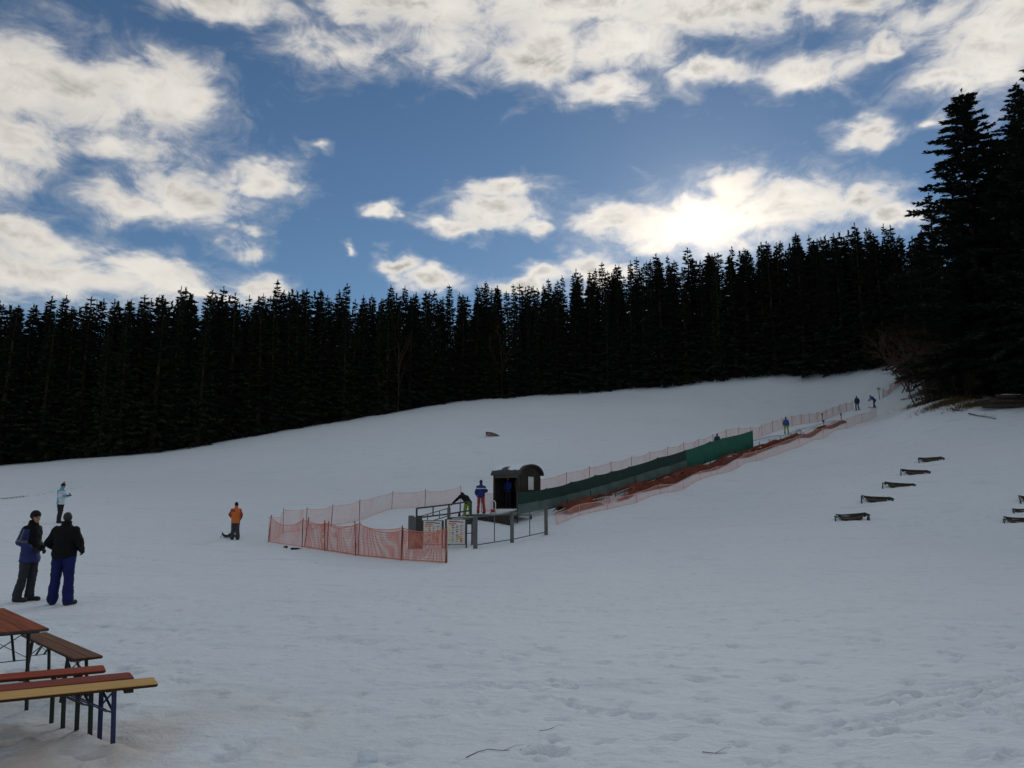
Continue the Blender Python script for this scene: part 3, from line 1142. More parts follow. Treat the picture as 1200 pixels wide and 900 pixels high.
bare('bare_tree', 11, 466, 484, 117.6, 17, 'leafless tree with a slim brown trunk before the dark forest edge', spread=.5, r0=.13, levels=3, twigs=4, m_t='bark_mid')
bare('bare_tree', 12, 589, 467, 122.8, 15, 'leafless tree with a thin reddish trunk at the middle forest edge', spread=.55, r0=.13, levels=3, twigs=4, m_t='bark')
bare('bare_shrub', 13, 1066, 446, 94, 11, 'tall leafless brown brush at the inner corner of the wood', 9, .8, .07, 3, 6, 'brush', 'brush', cat='shrub', droop=.6)
bare('bare_shrub', 14, 1085, 460, 78, 10, 'leafless brown brush spreading above the worn orange net', 9, .85, .07, 3, 6, 'brush', 'brush', cat='shrub', droop=.8)
bare('bare_shrub', 15, 1102, 466, 73, 5, 'low leafless brush on the brown grass mound', 5, .95, .045, 3, 5, 'twig', cat='shrub', droop=.8)
bare('bare_shrub', 16, 1130, 471, 69.5, 4, 'low leafless brush at the foot of the broad corner spruce', 5, .95, .04, 3, 5, 'twig', cat='shrub', droop=.8)
bare('bare_tree', 17, 1187, 474, 68, 15, 'slim leafless tree with a straight brown trunk by the log pile', spread=.4, r0=.08, levels=3, twigs=1, m_t='bark')
bare('bare_tree', 18, 1162, 468, 72.5, 16, 'leafless tree with a stout brown trunk left of the log pile', spread=.4, r0=.24, levels=3, twigs=1, m_t='bark')

# snow-plastered boundary stakes at the foot of the middle wood
for k, (u, v) in enumerate([(680, 461.5), (742, 457), (776, 454), (788, 453), (838, 448), (872, 445)]):
    p = gp(u, v)
    e = empty('boundary_stake', p)
    tag(e, 'pale snow-plastered stake at the foot of the wood above the green fence', 'stake', 'boundary stakes along the wood')
    hh = random.Random(k).uniform(.5, 1.0)
    MB().tube([(0, 0, -.1), (random.uniform(-.06, .06), 0, hh)], .045, 6).build('stake', M['bark_pale'], e)
    MB().tube([(-.01, -.05, 0), (0, -.05, hh * .6)], [.07, .03], 6).build('snow_cover', M['snow_cap'], e)

# young spruces that close the rim of the right hand wood down to the snow
YOUNG = [spruce_meshes(500 + i, 6, .02, 1.9, .30, 7, 26, .5, .05, .9, .08) for i in range(2)]
for k, (u, v, dep, hh, lb) in enumerate([
    (1118, 470, 71.5, 6.5, 'young spruce between the brown grass and the broad corner spruce'), (1138, 473, 70, 5.0, 'low young spruce at the foot of the broad corner spruce'),
    (1152, 474, 70.5, 7.5, 'young spruce left of the stout leafless trunk'), (1176, 475, 69, 8.0, 'young spruce behind the log pile, beside the stout leafless trunk'),
    (1202, 477, 68, 7.0, 'young spruce behind the right end of the log pile'), (1094, 463, 80, 5.5, 'young spruce behind the leafless brush on the brown grass'),
    (1217, 480, 66.5, 8.0, 'young spruce on the rim of the wood past the log pile')]):
    p = P(u, v, dep)
    p.z = gz(p.x, p.y)
    s = hh / 6
    tree_obj('young_spruce', YOUNG[k % 2], p, k * 2.1, (s, s, s), lb, 'tree', 'young spruces on the rim of the right hand wood', M['needle_dark'])


# ------------------------------------------------------------------ beer-garden benches and table
def plank(mb, x0, x1, y0, y1, z0, z1, r=.04, rough=.0015, seed=0):
    """board along X with rounded corners"""
    ring = []
    for (cx, cy, a0) in ((x1 - r, y1 - r, 0), (x0 + r, y1 - r, 90), (x0 + r, y0 + r, 180), (x1 - r, y0 + r, 270)):
        for k in range(4):
            a = R(a0 + k * 30)
            ring.append((cx + r * math.cos(a), cy + r * math.sin(a)))
    e = .006
    rings = []
    cx, cy = (x0 + x1) / 2, (y0 + y1) / 2
    for z, ins in ((z0, e), (z0 + e, 0), (z1 - e, 0), (z1, e)):
        rr = []
        for (x, y) in ring:
            rr.append(Vector((x - math.copysign(ins, x - cx), y - math.copysign(ins, y - cy), z)))
        rings.append(rr)
    mb.loft(rings)


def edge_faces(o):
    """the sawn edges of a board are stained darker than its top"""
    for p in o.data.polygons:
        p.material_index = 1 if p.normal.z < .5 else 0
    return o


def leg_frame(parent, x, hw_top, hw_bot, h, m, inward, name='leg', skew=0.0):
    """folding steel trestle: two angle-iron legs, cross braces and a diagonal stay"""
    for s in (-1, 1):
        mb = MB()
        xs_ = x - skew * s
        a, b = Vector((xs_, s * hw_top, h)), Vector((xs_ - inward * .02, s * hw_bot, -.05))
        mb.bar(a, b, .036, .006, side=(0, 1, 0))
        mb.bar(a + Vector((.016, 0, 0)), b + Vector((.016, 0, 0)), .006, .034, side=(0, 1, 0))
        mb.build(name, m, parent)
    mb = MB()
    zt, zb = h - .015, h * .62
    f = .38
    yb = hw_top + (hw_bot - hw_top) * f
    mb.bar((x + skew, -hw_top, zt), (x - skew, yb, zb), .02, .006)
    mb.bar((x + .008 - skew, hw_top, zt), (x + .008 + skew, -yb, zb), .02, .006)
    mb.bar((x - .004 + skew, -yb, zb - .01), (x - .004 - skew, yb, zb - .01), .022, .006)
    mb.build('cross_brace', m, parent)
    mb = MB()
    for s in (-1, 1):
        mb.bar((x, s * hw_top * .5, h * .60), (x + inward * .30, s * hw_top * .5, h - .005), .022, .008)
    mb.bar((x + inward * .30, -hw_top, h - .006), (x + inward * .30, hw_top, h - .006), .03, .012)
    mb.bar((x, -hw_top - .02, h - .006), (x, hw_top + .02, h - .006), .04, .012)
    mb.build('stay', m, parent)


def bench(px_end, dirv, label, wood, steel, L=2.2, w=.29, h=.47, planks=1, group='beer garden benches', skew=.042):
    """px_end: plan point of the right-hand end's middle; dirv: plan direction of its length"""
    d = Vector(dirv).normalized()
    rz = math.atan2(d.y, d.x)
    c = Vector(px_end) + d * (L / 2)
    zs = px_end[2] - h
    e = empty('beer_bench', (c.x, c.y, zs + .0), rz)
    tag(e, label, 'bench', group)
    if planks == 1:
        mb = MB()
        plank(mb, -L / 2, L / 2, -w / 2, w / 2, h - .028, h, .028)
        edge_faces(mb.build('seat', [wood, M['wood_edge']], e))
    else:
        g = .004
        for s in (-1, 1):
            mb = MB()
            y0, y1 = (g / 2, w / 2) if s > 0 else (-w / 2, -g / 2)
            plank(mb, -L / 2, L / 2, y0, y1, h - .028 + .001 * s, h + .001 * s, .014)
            edge_faces(mb.build('seat_plank', [wood, M['wood_edge']], e))
    for s in (-1, 1):
        MB().box((s * (L / 2 - .22), 0, h - .045), (.07, w * .8, .03)).build('batten', M['wood_dark'], e)
    for s in (-1, 1):
        leg_frame(e, s * (L / 2 - .37), .085, .125, h - .03, steel, -s, skew=skew)
    return e


def bench_px(e_px, f_px, *a, **k):
    """bench from the pixel of its right-hand end to another pixel of its top"""
    z = .47 + gz(-3.6, 7.0)
    p, q = PZ(*e_px, z), PZ(*f_px, z)
    d = (q - p)
    d.z = 0
    return bench(p, d, *a, **k)


bench_px((104, 770), (20, 733), 'weathered brown two-plank bench along the far side of the table', M['wood_grey'], M['steel_green'], planks=2, w=.27, skew=0.0)
bench_px((123, 782), (0, 793), 'red bench on dark green legs, closest to the table end', M['wood_red'], M['steel_green'])
bench_px((155, 790.5), (0, 806), 'worn red bench squeezed behind the yellow bench', M['wood_red2'], M['steel_green'])
bench_px((183, 797), (0, 815), 'yellow varnished bench on dark blue legs', M['wood_yellow'], M['steel_blue'], w=.31)


def table():
    z = .77 + gz(-4.6, 8.2)
    A, B = PZ(58, 738.5, z), PZ(0, 712, z)
    d = B - A
    d.z = 0
    d.normalize()
    n = Vector((-d.y, d.x, 0))
    L, w, h = 2.2, .62, .77
    c = A + d * L / 2 + n * w / 2
    e = empty('beer_table', (c.x, c.y, gz(c.x, c.y)), math.atan2(d.y, d.x))
    tag(e, 'orange brown folding beer garden table on dark green steel legs', 'table')
    nb = 3
    for k in range(nb):
        y0 = -w / 2 + k * w / nb
        mb = MB()
        plank(mb, -L / 2, L / 2, y0 + .002, y0 + w / nb - .002, h - .027, h + .001 * (k % 2), .012)
        edge_faces(mb.build('tabletop_plank', [M['wood_table'], M['wood_edge']], e))
    mb = MB()
    for s in (-1, 1):
        MB().box((s * (L / 2 - .20), 0, h - .042), (.07, w * .85, .03)).build('batten', M['wood_dark'], e)
        MB().box((s * (L / 2 + .002), 0, h - .016), (.004, w - .03, .022)).build('edge_trim', M['steel_dark'], e)
    for s in (-1, 1):
        x = s * (L / 2 - .32)
        leg_frame(e, x, .20, .245, h - .03, M['steel_green'], -s)
        mb = MB()
        mb.bar((x, -.232, h * .30), (x, .232, h * .30), .016)
        mb.build('foot_rail', M['steel_green'], e)


table()


def snow_lump(x, y, rx, ry, h, seed, label, group=None):
    rg = random.Random(seed)
    bm = bmesh.new()
    bmesh.ops.create_icosphere(bm, subdivisions=4, radius=1.0)
    for v in bm.verts:
        n = v.co.copy()
        k = 1 + .32 * fbm(np.array([n.x * 1.6 + seed]), np.array([n.y * 1.6 + n.z * 1.3]), 4, seed)[0] * 2
        v.co = Vector((n.x * rx * k, n.y * ry * k, n.z * h * k))
    me = bpy.data.meshes.new('snow_lump')
    bm.to_mesh(me)
    bm.free()
    me.polygons.foreach_set('use_smooth', [True] * len(me.polygons))
    o = obj_from('snow_lump', me, M['snow_cap'], None, (x, y, gz(x, y) + h * .25))
    tag(o, label, 'snow lump', group)
    return o


q = gp(430, 888); snow_lump(q.x, q.y, .085, .06, .065, 5, 'pointed snow clod lying alone on the trampled foreground')
q = gp(447, 893); snow_lump(q.x, q.y, .05, .04, .03, 6, 'small snow crumb beside the pointed snow clod')


def twig(pts, rad, label):
    mb = MB()
    w = []
    for (u, v) in pts:
        q = gp(u, v)
        w.append(q + Vector((0, 0, rad * 1.2 + random.uniform(0, .006))))
    o = empty('fallen_twig', w[0])
    mb.tube([p - w[0] for p in w], [rad * (1 - .6 * i / (len(w) - 1)) for i in range(len(w))], 5)
    mb.build('stem', M['twig'], o)
    mb2 = MB()
    i = len(w) // 2
    b = w[i] - w[0]
    mb2.tube([b, b + Vector((.10, .09, .015)), b + Vector((.17, .13, .01))], [rad * .5, rad * .4, rad * .25], 4)
    mb2.build('side_shoot', M['twig'], o)
    tag(o, label, 'twig', 'fallen twigs')


twig([(546, 890), (560, 882), (572, 880), (590, 881), (610, 881), (622, 876)], .0035, 'long thin curved twig lying on the snow near the snow clod')
twig([(823, 881), (838, 883), (852, 884)], .0035, 'short straight twig lying on the trampled snow')
twig([(632, 859), (642, 857), (649, 855)], .0025, 'thin short twig up the slope from the long curved twig')


# ------------------------------------------------------------------ safety nets
def net_fence(name, base, h, label, m_net, m_post, group='orange safety nets', sp=.07, w=.018, rows=9, sag=.12, post_extra=.12, lean=.03, layers=1, seed=0, post_r=.016, skip=()):
    rg = random.Random(seed)
    hs = h if isinstance(h, (list, tuple)) else [h] * len(base)
    e = empty(name, base[0])
    tag(e, label, 'net fence', group)
    O = Vector(base[0])
    for i, b in enumerate(base):
        mb = MB()
        b = Vector(b)
        mb.tube([b - O + Vector((0, 0, -.15)), b - O + Vector((rg.gauss(0, lean), rg.gauss(0, lean), hs[i] + post_extra))], post_r, 6)
        mb.build('post', m_post, e)
    for i in range(len(base) - 1):
        if i in skip:
            continue
        a, b = Vector(base[i]), Vector(base[i + 1])
        d = b - a
        d.z = 0
        ln = d.length
        dh = d.normalized()
        nor = Vector((-dh.y, dh.x, 0))
        V_, F_ = [], []
        for lay in range(layers):
            n = max(6, int(ln / sp))
            m = rows
            sg = sag * rg.uniform(.5, 1.5) * min(1.5, ln / 2.5)
            ph = rg.uniform(0, 6.28)
            grid = np.zeros((n + 1, m + 1, 3))
            for k in range(n + 1):
                f = k / n
                p = a.lerp(b, f)
                g = gz(p.x, p.y)
                top = hs[i] + (hs[i + 1] - hs[i]) * f - sg * 4 * f * (1 - f) - .004 * rg.random()
                bow = (.10 * math.sin(f * 3.14) * math.sin(ph) + .03 * math.sin(f * 11 + ph))
                for j in range(m + 1):
                    t = j / m
                    q = p + nor * (bow * (.4 + t) + .02 * lay + .003 * math.sin(9 * t + ph))
                    grid[k, j] = (q.x - O.x, q.y - O.y, g + .03 + top * t - O.z)
            # vertical and horizontal tapes of the mesh
            dx = np.array([dh.x, dh.y, 0]) * (w / 2)
            up = np.array([0, 0, w / 2])
            for k in range(n + 1):
                for j in range(m):
                    c = len(V_)
                    p0, p1 = grid[k, j], grid[k, j + 1]
                    V_ += [p0 - dx, p0 + dx, p1 + dx, p1 - dx]
                    F_.append((c, c + 1, c + 2, c + 3))
            for j in range(m + 1):
                ww = up * (1.5 if j in (0, m) else .35)
                for k in range(n):
                    c = len(V_)
                    p0, p1 = grid[k, j], grid[k + 1, j]
                    V_ += [p0 - ww, p1 - ww, p1 + ww, p0 + ww]
                    F_.append((c, c + 1, c + 2, c + 3))
        obj_from('net', np_mesh('net', np.array(V_), np.array(F_)), m_net, e)
    return e


def on_ground(pts):
    return [gp(u, v) for (u, v) in pts]


# long front net, from the outer corner to the ticket boards
FN = on_ground([(314, 634.5), (354, 640.5), (381, 645), (417, 651), (470, 656.5), (522, 660)])
net_fence('safety_net', FN, [1.06, 1.08, 1.08, 1.16, 1.12, 1.14], 'dense orange net sagging between posts before the boarding area', M['net'], M['net_bank'], sp=.05, w=.020, rows=11, sag=.20, seed=1, layers=1, post_r=.022, lean=.06)
FN2 = [p + Vector((.05, .12, 0)) for p in FN[1:]]
for p in FN2:
    p.z = gz(p.x, p.y)
net_fence('safety_net', FN2, [1.10, 1.05, 1.14, 1.04, 1.08], 'second orange net layered close behind the dense front net', M['net'], M['net_bank'], sp=.06, w=.018, rows=9, sag=.15, seed=2, post_r=.022, lean=.07)
# back net, from the same corner behind the boarding area
BN = on_ground([(316, 634), (331.5, 624.5), (359, 620.5), (388, 616), (421, 610.5), (459, 596.5), (498, 594), (540, 589)])
net_fence('safety_net', BN, [1.05, 1.05, 1.0, 1.0, 1.05, .95, .98, .98], 'pale orange net curving behind the boarding area to the hut', M['net_pale'], M['steel_dark'], sp=.06, w=.018, rows=9, sag=.10, seed=3)


def line_pt(t, s):
    x = LINE_A[0] + LDIR[0] * t + LNOR[0] * s
    y = LINE_A[1] + LDIR[1] * t + LNOR[1] * s
    return Vector((x, y, gz(x, y)))


bn_end = line_px(1000, 480, 4.3)
bn_t = (bn_end.x - LINE_A[0]) * LDIR[0] + (bn_end.y - LINE_A[1]) * LDIR[1]
BN2 = [line_pt(t, 4.3) for t in np.linspace(1.5, bn_t, 27)]
net_fence('safety_net', BN2, 1.05, 'long pale orange net along the far side of the conveyor lane', M['net_pale'], M['net_bank'], sp=.075, w=.024, rows=8, sag=.07, seed=4)
PN = []
for (u, v) in [(652, 610), (679, 604), (712, 598), (746, 590), (774, 583), (801, 574.5), (821, 566), (841, 556.5), (864, 549), (887, 541), (912, 533), (937, 524.5), (965, 514.5), (992, 503), (1010, 496), (1027, 488.5)]:
    q = line_px(u, v, -1.9)
    PN.append(Vector((q.x, q.y, gz(q.x, q.y))))
net_fence('safety_net', PN, [.55] * 8 + [.65, .75, .85] + [.95] * 5, 'thin faded orange net along the foot of the conveyor bank', M['net_pale'], M['net_pale'], sp=.085, w=.022, rows=8, sag=.06, seed=5, post_extra=.05)
WN = on_ground([(1034, 466.5), (1044, 459), (1053, 452), (1062, 447), (1071, 441)])
net_fence('safety_net', WN, [1.1, .95, 1.2, .9, 1.0], 'tattered orange net climbing from the round sign to the wood corner', M['net'], M['steel_dark'], sp=.09, w=.032, rows=8, sag=.30, seed=6, lean=.2)


# ------------------------------------------------------------------ conveyor lift
def conveyor():
    e = empty('conveyor_lift', line_pt(0, 1.6))
    O = e.location.copy()
    tag(e, 'long conveyor belt lift running up the snow slope behind green fencing', 'ski lift')
    ts = np.linspace(.5, LLEN - 1.0, 60)
    deck, belt, rl, rr = MB(), MB(), MB(), MB()
    for mbx, s0, s1, dz, th in ((deck, .75, 2.45, .10, .16), (belt, 1.2, 2.0, .145, .03)):
        rings = []
        for t in ts:
            a, b = line_pt(t, s0) - O, line_pt(t, s1) - O
            z = (a.z + b.z) / 2 + dz
            rings.append([Vector((a.x, a.y, z)), Vector((b.x, b.y, z)), Vector((b.x, b.y, z - th)), Vector((a.x, a.y, z - th))])
        mbx.loft(rings)
    deck.build('side_deck', M['snow_cap'], e)
    belt.build('belt', M['belt_snow'], e)
    # cross slats of the belt
    mb = MB()
    for k in range(150):
        t = .7 + k * (LLEN - 2.2) / 150
        a, b = line_pt(t, 1.25) - O, line_pt(t, 1.95) - O
        z = max(a.z, b.z) + .152
        mb.bar((a.x, a.y, z), (b.x, b.y, z), .04, .012)
    mb.build('belt_slats', M['snow_cap'], e)['kind'] = 'stuff'
    # end station
    mb = MB()
    p = line_pt(LLEN - .8, 1.6) - O
    mb.box((p.x, p.y, p.z + .06), (1.2, 1.0, .18), Matrix.Rotation(math.atan2(LDIR[1], LDIR[0]), 3, 'Z'))
    mb.build('end_drum', M['belt_snow'], e, bevel=.04)
    for t, s, hgt in ((LLEN - 2.4, .5, .9), (LLEN - 1.2, 2.9, .95), (LLEN - 8.5, .4, .7)):
        mb = MB()
        p = line_pt(t, s) - O
        mb.tube([p + Vector((0, 0, -.1)), p + Vector((0, 0, hgt))], .04, 6)
        mb.box(p + Vector((0, 0, hgt)), (.14, .10, .18))
        mb.build('sensor_post', M['steel_dark'], e)
    mb = MB()
    p = line_pt(LLEN - 16.5, .45) - O
    q = line_pt(LLEN - 15.2, .45) - O
    mb.tube([p, p + Vector((.1, .1, .55)), q + Vector((-.1, -.1, .6)), q], .03, 6)
    mb.tube([q + Vector((-.1, -.1, .6)), q + Vector((.5, .4, .15))], .025, 6)
    mb.build('hoop_rail', M['post_grey'], e)


conveyor()


def tarp_fence():
    """green wind screen on posts along the lower part of the conveyor"""
    e = empty('windscreen_fence', line_pt(0, 0))
    O = e.location.copy()
    tag(e, 'green wind screen fence in dark and bright cloth panels along the conveyor', 'fence')
    # pixel columns of its posts, with the top and bottom rows of the cloth
    cols = [(606, 577, 603), (640, 572.5, 596), (669, 565, 589.5), (697, 557, 583), (716, 552.5, 576.5), (737, 547, 569.5), (771, 536.5, 559.5), (804, 527.5, 549.5), (833, 517.5, 540), (848, 513.5, 535), (884, 504.5, 524)]
    W = []
    for (u, vt, vb) in cols:
        # intersect the column with the plan line of the fence
        best = None
        for t in np.linspace(-3, LLEN, 1200):
            x, y = LINE_A[0] + LDIR[0] * t, LINE_A[1] + LDIR[1] * t
            z = gz(x, y) if abs(t) < 0 else 0
            uu, vv, dd = proj((x, y, CAM_Z + y * .05))
            if best is None or abs(uu - u) < best[0]:
                best = (abs(uu - u), x, y)
        x, y = best[1], best[2]

        def zat(v):
            d = pix_dir(u, v)
            return CAM_Z + d.z * y / d.y
        W.append((x, y, zat(vb), zat(vt), gz(x, y)))
    for i, (x, y, zb, zt, g) in enumerate(W):
        mb = MB()
        mb.tube([Vector((x, y, min(g, zb) - .15)) - O, Vector((x, y, zt + .03)) - O], .035, 8)
        mb.build('post', M['steel_dark'], e)
    off = Vector((LNOR[0], LNOR[1], 0)) * -.045

    def panel(i, f0, f1, m, name, wob=.03, lift=0.0):
        a, b = W[i], W[i + 1]
        n, k = 14, 6
        vs, fs = [], []
        rg = random.Random(i * 7 + int(f0 * 10))
        ph = rg.uniform(0, 6)
        for ii in range(n + 1):
            t = ii / n
            for jj in range(k + 1):
                s = f0 + (f1 - f0) * jj / k
                z0 = a[2] + (b[2] - a[2]) * t
                z1 = a[3] + (b[3] - a[3]) * t
                sagz = -.05 * math.sin(t * math.pi) * s
                p = Vector((a[0] + (b[0] - a[0]) * t, a[1] + (b[1] - a[1]) * t, z0 + (z1 - z0) * s + sagz))
                p += off * (1 + lift) + Vector((LNOR[0], LNOR[1], 0)) * wob * math.sin(t * 9 + ph + s * 3) * math.sin(t * math.pi)
                vs.append(p - O)
        for ii in range(n):
            for jj in range(k):
                c = ii * (k + 1) + jj
                fs.append((c, c + k + 1, c + k + 2, c + 1))
        o = MB().add(vs, fs).build(name, m, e, smooth=False)
        md = o.modifiers.new('thickness', 'SOLIDIFY')
        md.thickness = .006
        return o
    for i in range(len(W) - 1):
        if i < 7:
            panel(i, .46, 1.0, M['tarp_dark'], 'upper_cloth', lift=.25)
            panel(i, 0.0, .47, M['tarp_mid'], 'lower_cloth')
        else:
            panel(i, 0.0, 1.0, M['tarp_green'], 'green_cloth')
    # timber rail under the cloth
    for i in range(1, len(W) - 1):
        a, b = W[i], W[i + 1]
        mb = MB()
        mb.bar(Vector((a[0], a[1], a[2] - .02)) - O, Vector((b[0], b[1], b[2] - .02)) - O, .05, .07)
        mb.build('bottom_rail', M['wood_dark'], e)
    return W


TARP = tarp_fence()


def bank_net():
    """heaped red-brown netting that covers the side of the conveyor bank"""
    e = empty('heaped_netting', line_pt(2, -.8))
    O = e.location.copy()
    tag(e, 'heaped red brown netting covering the bank below the green fence', 'netting')
    rg = random.Random(31)
    nt, ns = 260, 12
    t0, t1 = 2.2, LLEN - 3.5
    V_, F_ = [], []
    grid = []
    for i in range(nt + 1):
        t = t0 + (t1 - t0) * i / nt
        wid = 1.15 * (1 - .35 * i / nt)
        row = []
        for j in range(ns + 1):
            f_ = i / nt
            s_lo = -1.35 + .45 * min(1, f_ / .55) + .50 * max(0, (f_ - .55) / .45)
            s_hi = -.20 + .08 * f_
            s = s_lo + (s_hi - s_lo) * j / ns
            p = line_pt(t, s)
            pil = .40 * (1 - .35 * i / nt) * math.sin(math.pi * (j + .3) / (ns + .6))
            nz = float(fbm(np.array([t * 1.6 + 3]), np.array([s * 2.2]), 3, 91)[0])
            p.z += .02 + pil * (1 + .55 * nz) + .05 * max(0, nz)
            row.append(p - O)
        grid.append(row)
    core = MB()
    vs = [p for row in grid for p in row]
    fs = []
    for i in range(nt):
        for j in range(ns):
            # torn open here and there so that the snow shows through
            if fbm(np.array([i * .11]), np.array([j * .33]), 2, 55)[0] > .17 and i < nt * .55:
                continue
            c = i * (ns + 1) + j
            fs.append((c, c + ns + 1, c + ns + 2, c + 1))
    core.add(vs, fs)
    core.build('net_sheet', M['net_red'], e)
    tp = MB()
    for k in range(2600):
        i = rg.randrange(nt - 3)
        j = rg.randrange(ns)
        a = grid[i][j] + Vector((0, 0, rg.uniform(.0, .07)))
        i2 = min(nt, max(0, i + rg.choice([-2, -1, 1, 2, 3])))
        j2 = min(ns, max(0, j + rg.choice([-3, -1, 0, 1, 3])))
        b = grid[i2][j2] + Vector((0, 0, rg.uniform(.0, .09)))
        if (b - a).length < .05:
            continue
        tp.bar(a, b, .022, .003)
    o = tp.build('net_tapes', M['net_bank'], e)
    o['kind'] = 'stuff'
    for k in range(16):
        t = t0 + (t1 - t0) * (k + .4) / 16 * .75
        p = line_pt(t, -.55) - O
        mb = MB()
        mb.tube([p + Vector((0, 0, -.2)), p + Vector((rg.gauss(0, .05), rg.gauss(0, .05), rg.uniform(.5, .75)))], .022, 5)
        mb.build('stake', M['wood_dark'], e)


bank_net()


# ------------------------------------------------------------------ hut and boarding area
HUT_RZ = math.atan2(-.60, .80)


def hut():
    c = P(606, 600, 44.2)
    zf = gz(c.x, c.y) + .32
    e = empty('lift_hut', (c.x, c.y, zf), HUT_RZ)
    tag(e, 'dark timber lift hut with snowy barrel roof and a pale end window', 'hut')
    L, W, H, rise = 1.85, 1.85, 1.80, .52
    # boards of the closed sides (each board a part)
    def board(x, y, z0, z1, w, axis, m=M['wood_dark']):
        sz = (w - .008, .03, z1 - z0) if axis == 'x' else (.03, w - .008, z1 - z0)
        MB().box((x, y, (z0 + z1) / 2), sz).build('wall_board', m, e)
    nb = 9
    for k in range(nb):
        x = -L / 2 + (k + .5) * L / nb
        board(x, W / 2, -.05, H, L / nb, 'x')
    arch = lambda y: H + rise * math.sqrt(max(0, 1 - (y / (W / 2 + .02)) ** 2))
    for k in range(nb):
        y = -W / 2 + (k + .5) * W / nb
        top = min(arch(y - W / nb / 2), arch(y + W / nb / 2))
        board(-L / 2, y, -.05, top, W / nb, 'y')
        if abs(y - .02) < .33:
            board(L / 2, y, -.05, .95, W / nb, 'y')
            board(L / 2, y, 1.72, top, W / nb, 'y')
        else:
            board(L / 2, y, -.05, top, W / nb, 'y')
    # window of the gable
    wy0, wy1 = -.31, .31
    win = MB()
    for (a, b) in (((L / 2 + .02, wy0, .95), (L / 2 + .02, wy1, .95)), ((L / 2 + .02, wy0, 1.72), (L / 2 + .02, wy1, 1.72)), ((L / 2 + .02, wy0, .93), (L / 2 + .02, wy0, 1.74)), ((L / 2 + .02, wy1, .93), (L / 2 + .02, wy1, 1.74))):
        win.bar(a, b, .05, .05)
    w = win.build('window', M['wood_dark'], e)
    MB().box((L / 2 + .004, 0, 1.335), (.012, .60, .74)).build('pane', M['pane'], w)
    # open front: corner posts, lintel, parapet
    for x in (-L / 2 + .05, L / 2 - .05, -L / 2 + .42):
        if x == -L / 2 + .42:
            continue
        MB().box((x, -W / 2, H / 2 - .03), (.10, .10, H + .04)).build('corner_post', M['wood_dark'], e)
    MB().box((0, -W / 2, H - .09), (L - .2, .06, .17)).build('lintel', M['wood_mid'], e)
    for k in range(1):
        board(L / 2 - .20 - k * .17, -W / 2 - .002, -.05, H - .17, .17, 'x')
    MB().box((0, 0, -.03), (L - .04, W - .04, .05)).build('floor', M['wood_mid'], e)
    # inside: shelf, counter, yellow vest
    MB().box((-.1, .70, .95), (1.4, .30, .05)).build('counter', M['wood_mid'], e)
    MB().box((.05, W / 2 - .04, 1.42), (.9, .03, .34)).build('notice_panel', M['yellow_plastic'], e)
    vest = MB()
    vest.loft([[Vector((-.45 + dx, .62 + dy, z)) for dx, dy in ((-.16 * s, -.06), (.16 * s, -.06), (.16 * s, .06), (-.16 * s, .06))] for z, s in ((1.0, .9), (1.25, 1.0), (1.5, .95), (1.58, .4))])
    vest.build('hanging_vest', M['yellow_plastic'], e, smooth=False)
    # barrel roof
    n = 18
    def arc(off, x, a0=0.0, a1=math.pi, extra=.06):
        return [Vector((x, -(W / 2 + extra + off) * math.cos(a0 + (a1 - a0) * k / n), H - .03 + (rise + off) * math.sin(a0 + (a1 - a0) * k / n))) for k in range(n + 1)]
    def shell(x0, x1, o0, o1, a0, a1, extra=.06):
        rings = []
        for x in (x0, x1):
            rings.append(arc(o1, x, a0, a1, extra) + list(reversed(arc(o0, x, a0, a1, extra))))
        return rings
    r = MB()
    r.loft(shell(-L / 2 - .12, L / 2 + .14, .02, .07, 0, math.pi)).build('roof', M['steel_dark'], e)
    roof = e.children[-1]
    roof.name = 'roof'
    rim = MB().loft(shell(L / 2 + .10, L / 2 + .17, -.03, .085, .02, math.pi - .02))
    rim.build('roof_rim', M['wood_dark'], roof)
    # snow lying on the roof, thinner towards the eaves
    sn = []
    nx = 16
    for i in range(nx + 1):
        x = -L / 2 - .10 + (L + .02) * i / nx
        a0 = .40 + .30 * vnoise(np.array([i * .6]), np.array([1.3]), 4)[0] + (.5 if 6 <= i <= 8 else 0)
        up, lo = [], []
        for k in range(n + 1):
            a = a0 + (2.1 - a0) * k / n
            th = .072 + .04 * math.sin(math.pi * k / n) * (1 + .5 * (vnoise(np.array([i * .8]), np.array([k * .5]), 6)[0] - .5))
            for lst, o in ((up, th), (lo, .06)):
                lst.append(Vector((x, -(W / 2 + .06 + o) * math.cos(a), H - .03 + (rise + o) * math.sin(a))))
        sn.append(up + list(reversed(lo)))
    MB().loft(sn).build('roof_snow', M['snow_cap'], roof, smooth=True)
    return e, Vector((c.x, c.y, zf))


HUT, HUT_P = hut()
HX = Vector((math.cos(HUT_RZ), math.sin(HUT_RZ), 0))
HY = Vector((-math.sin(HUT_RZ), math.cos(HUT_RZ), 0))


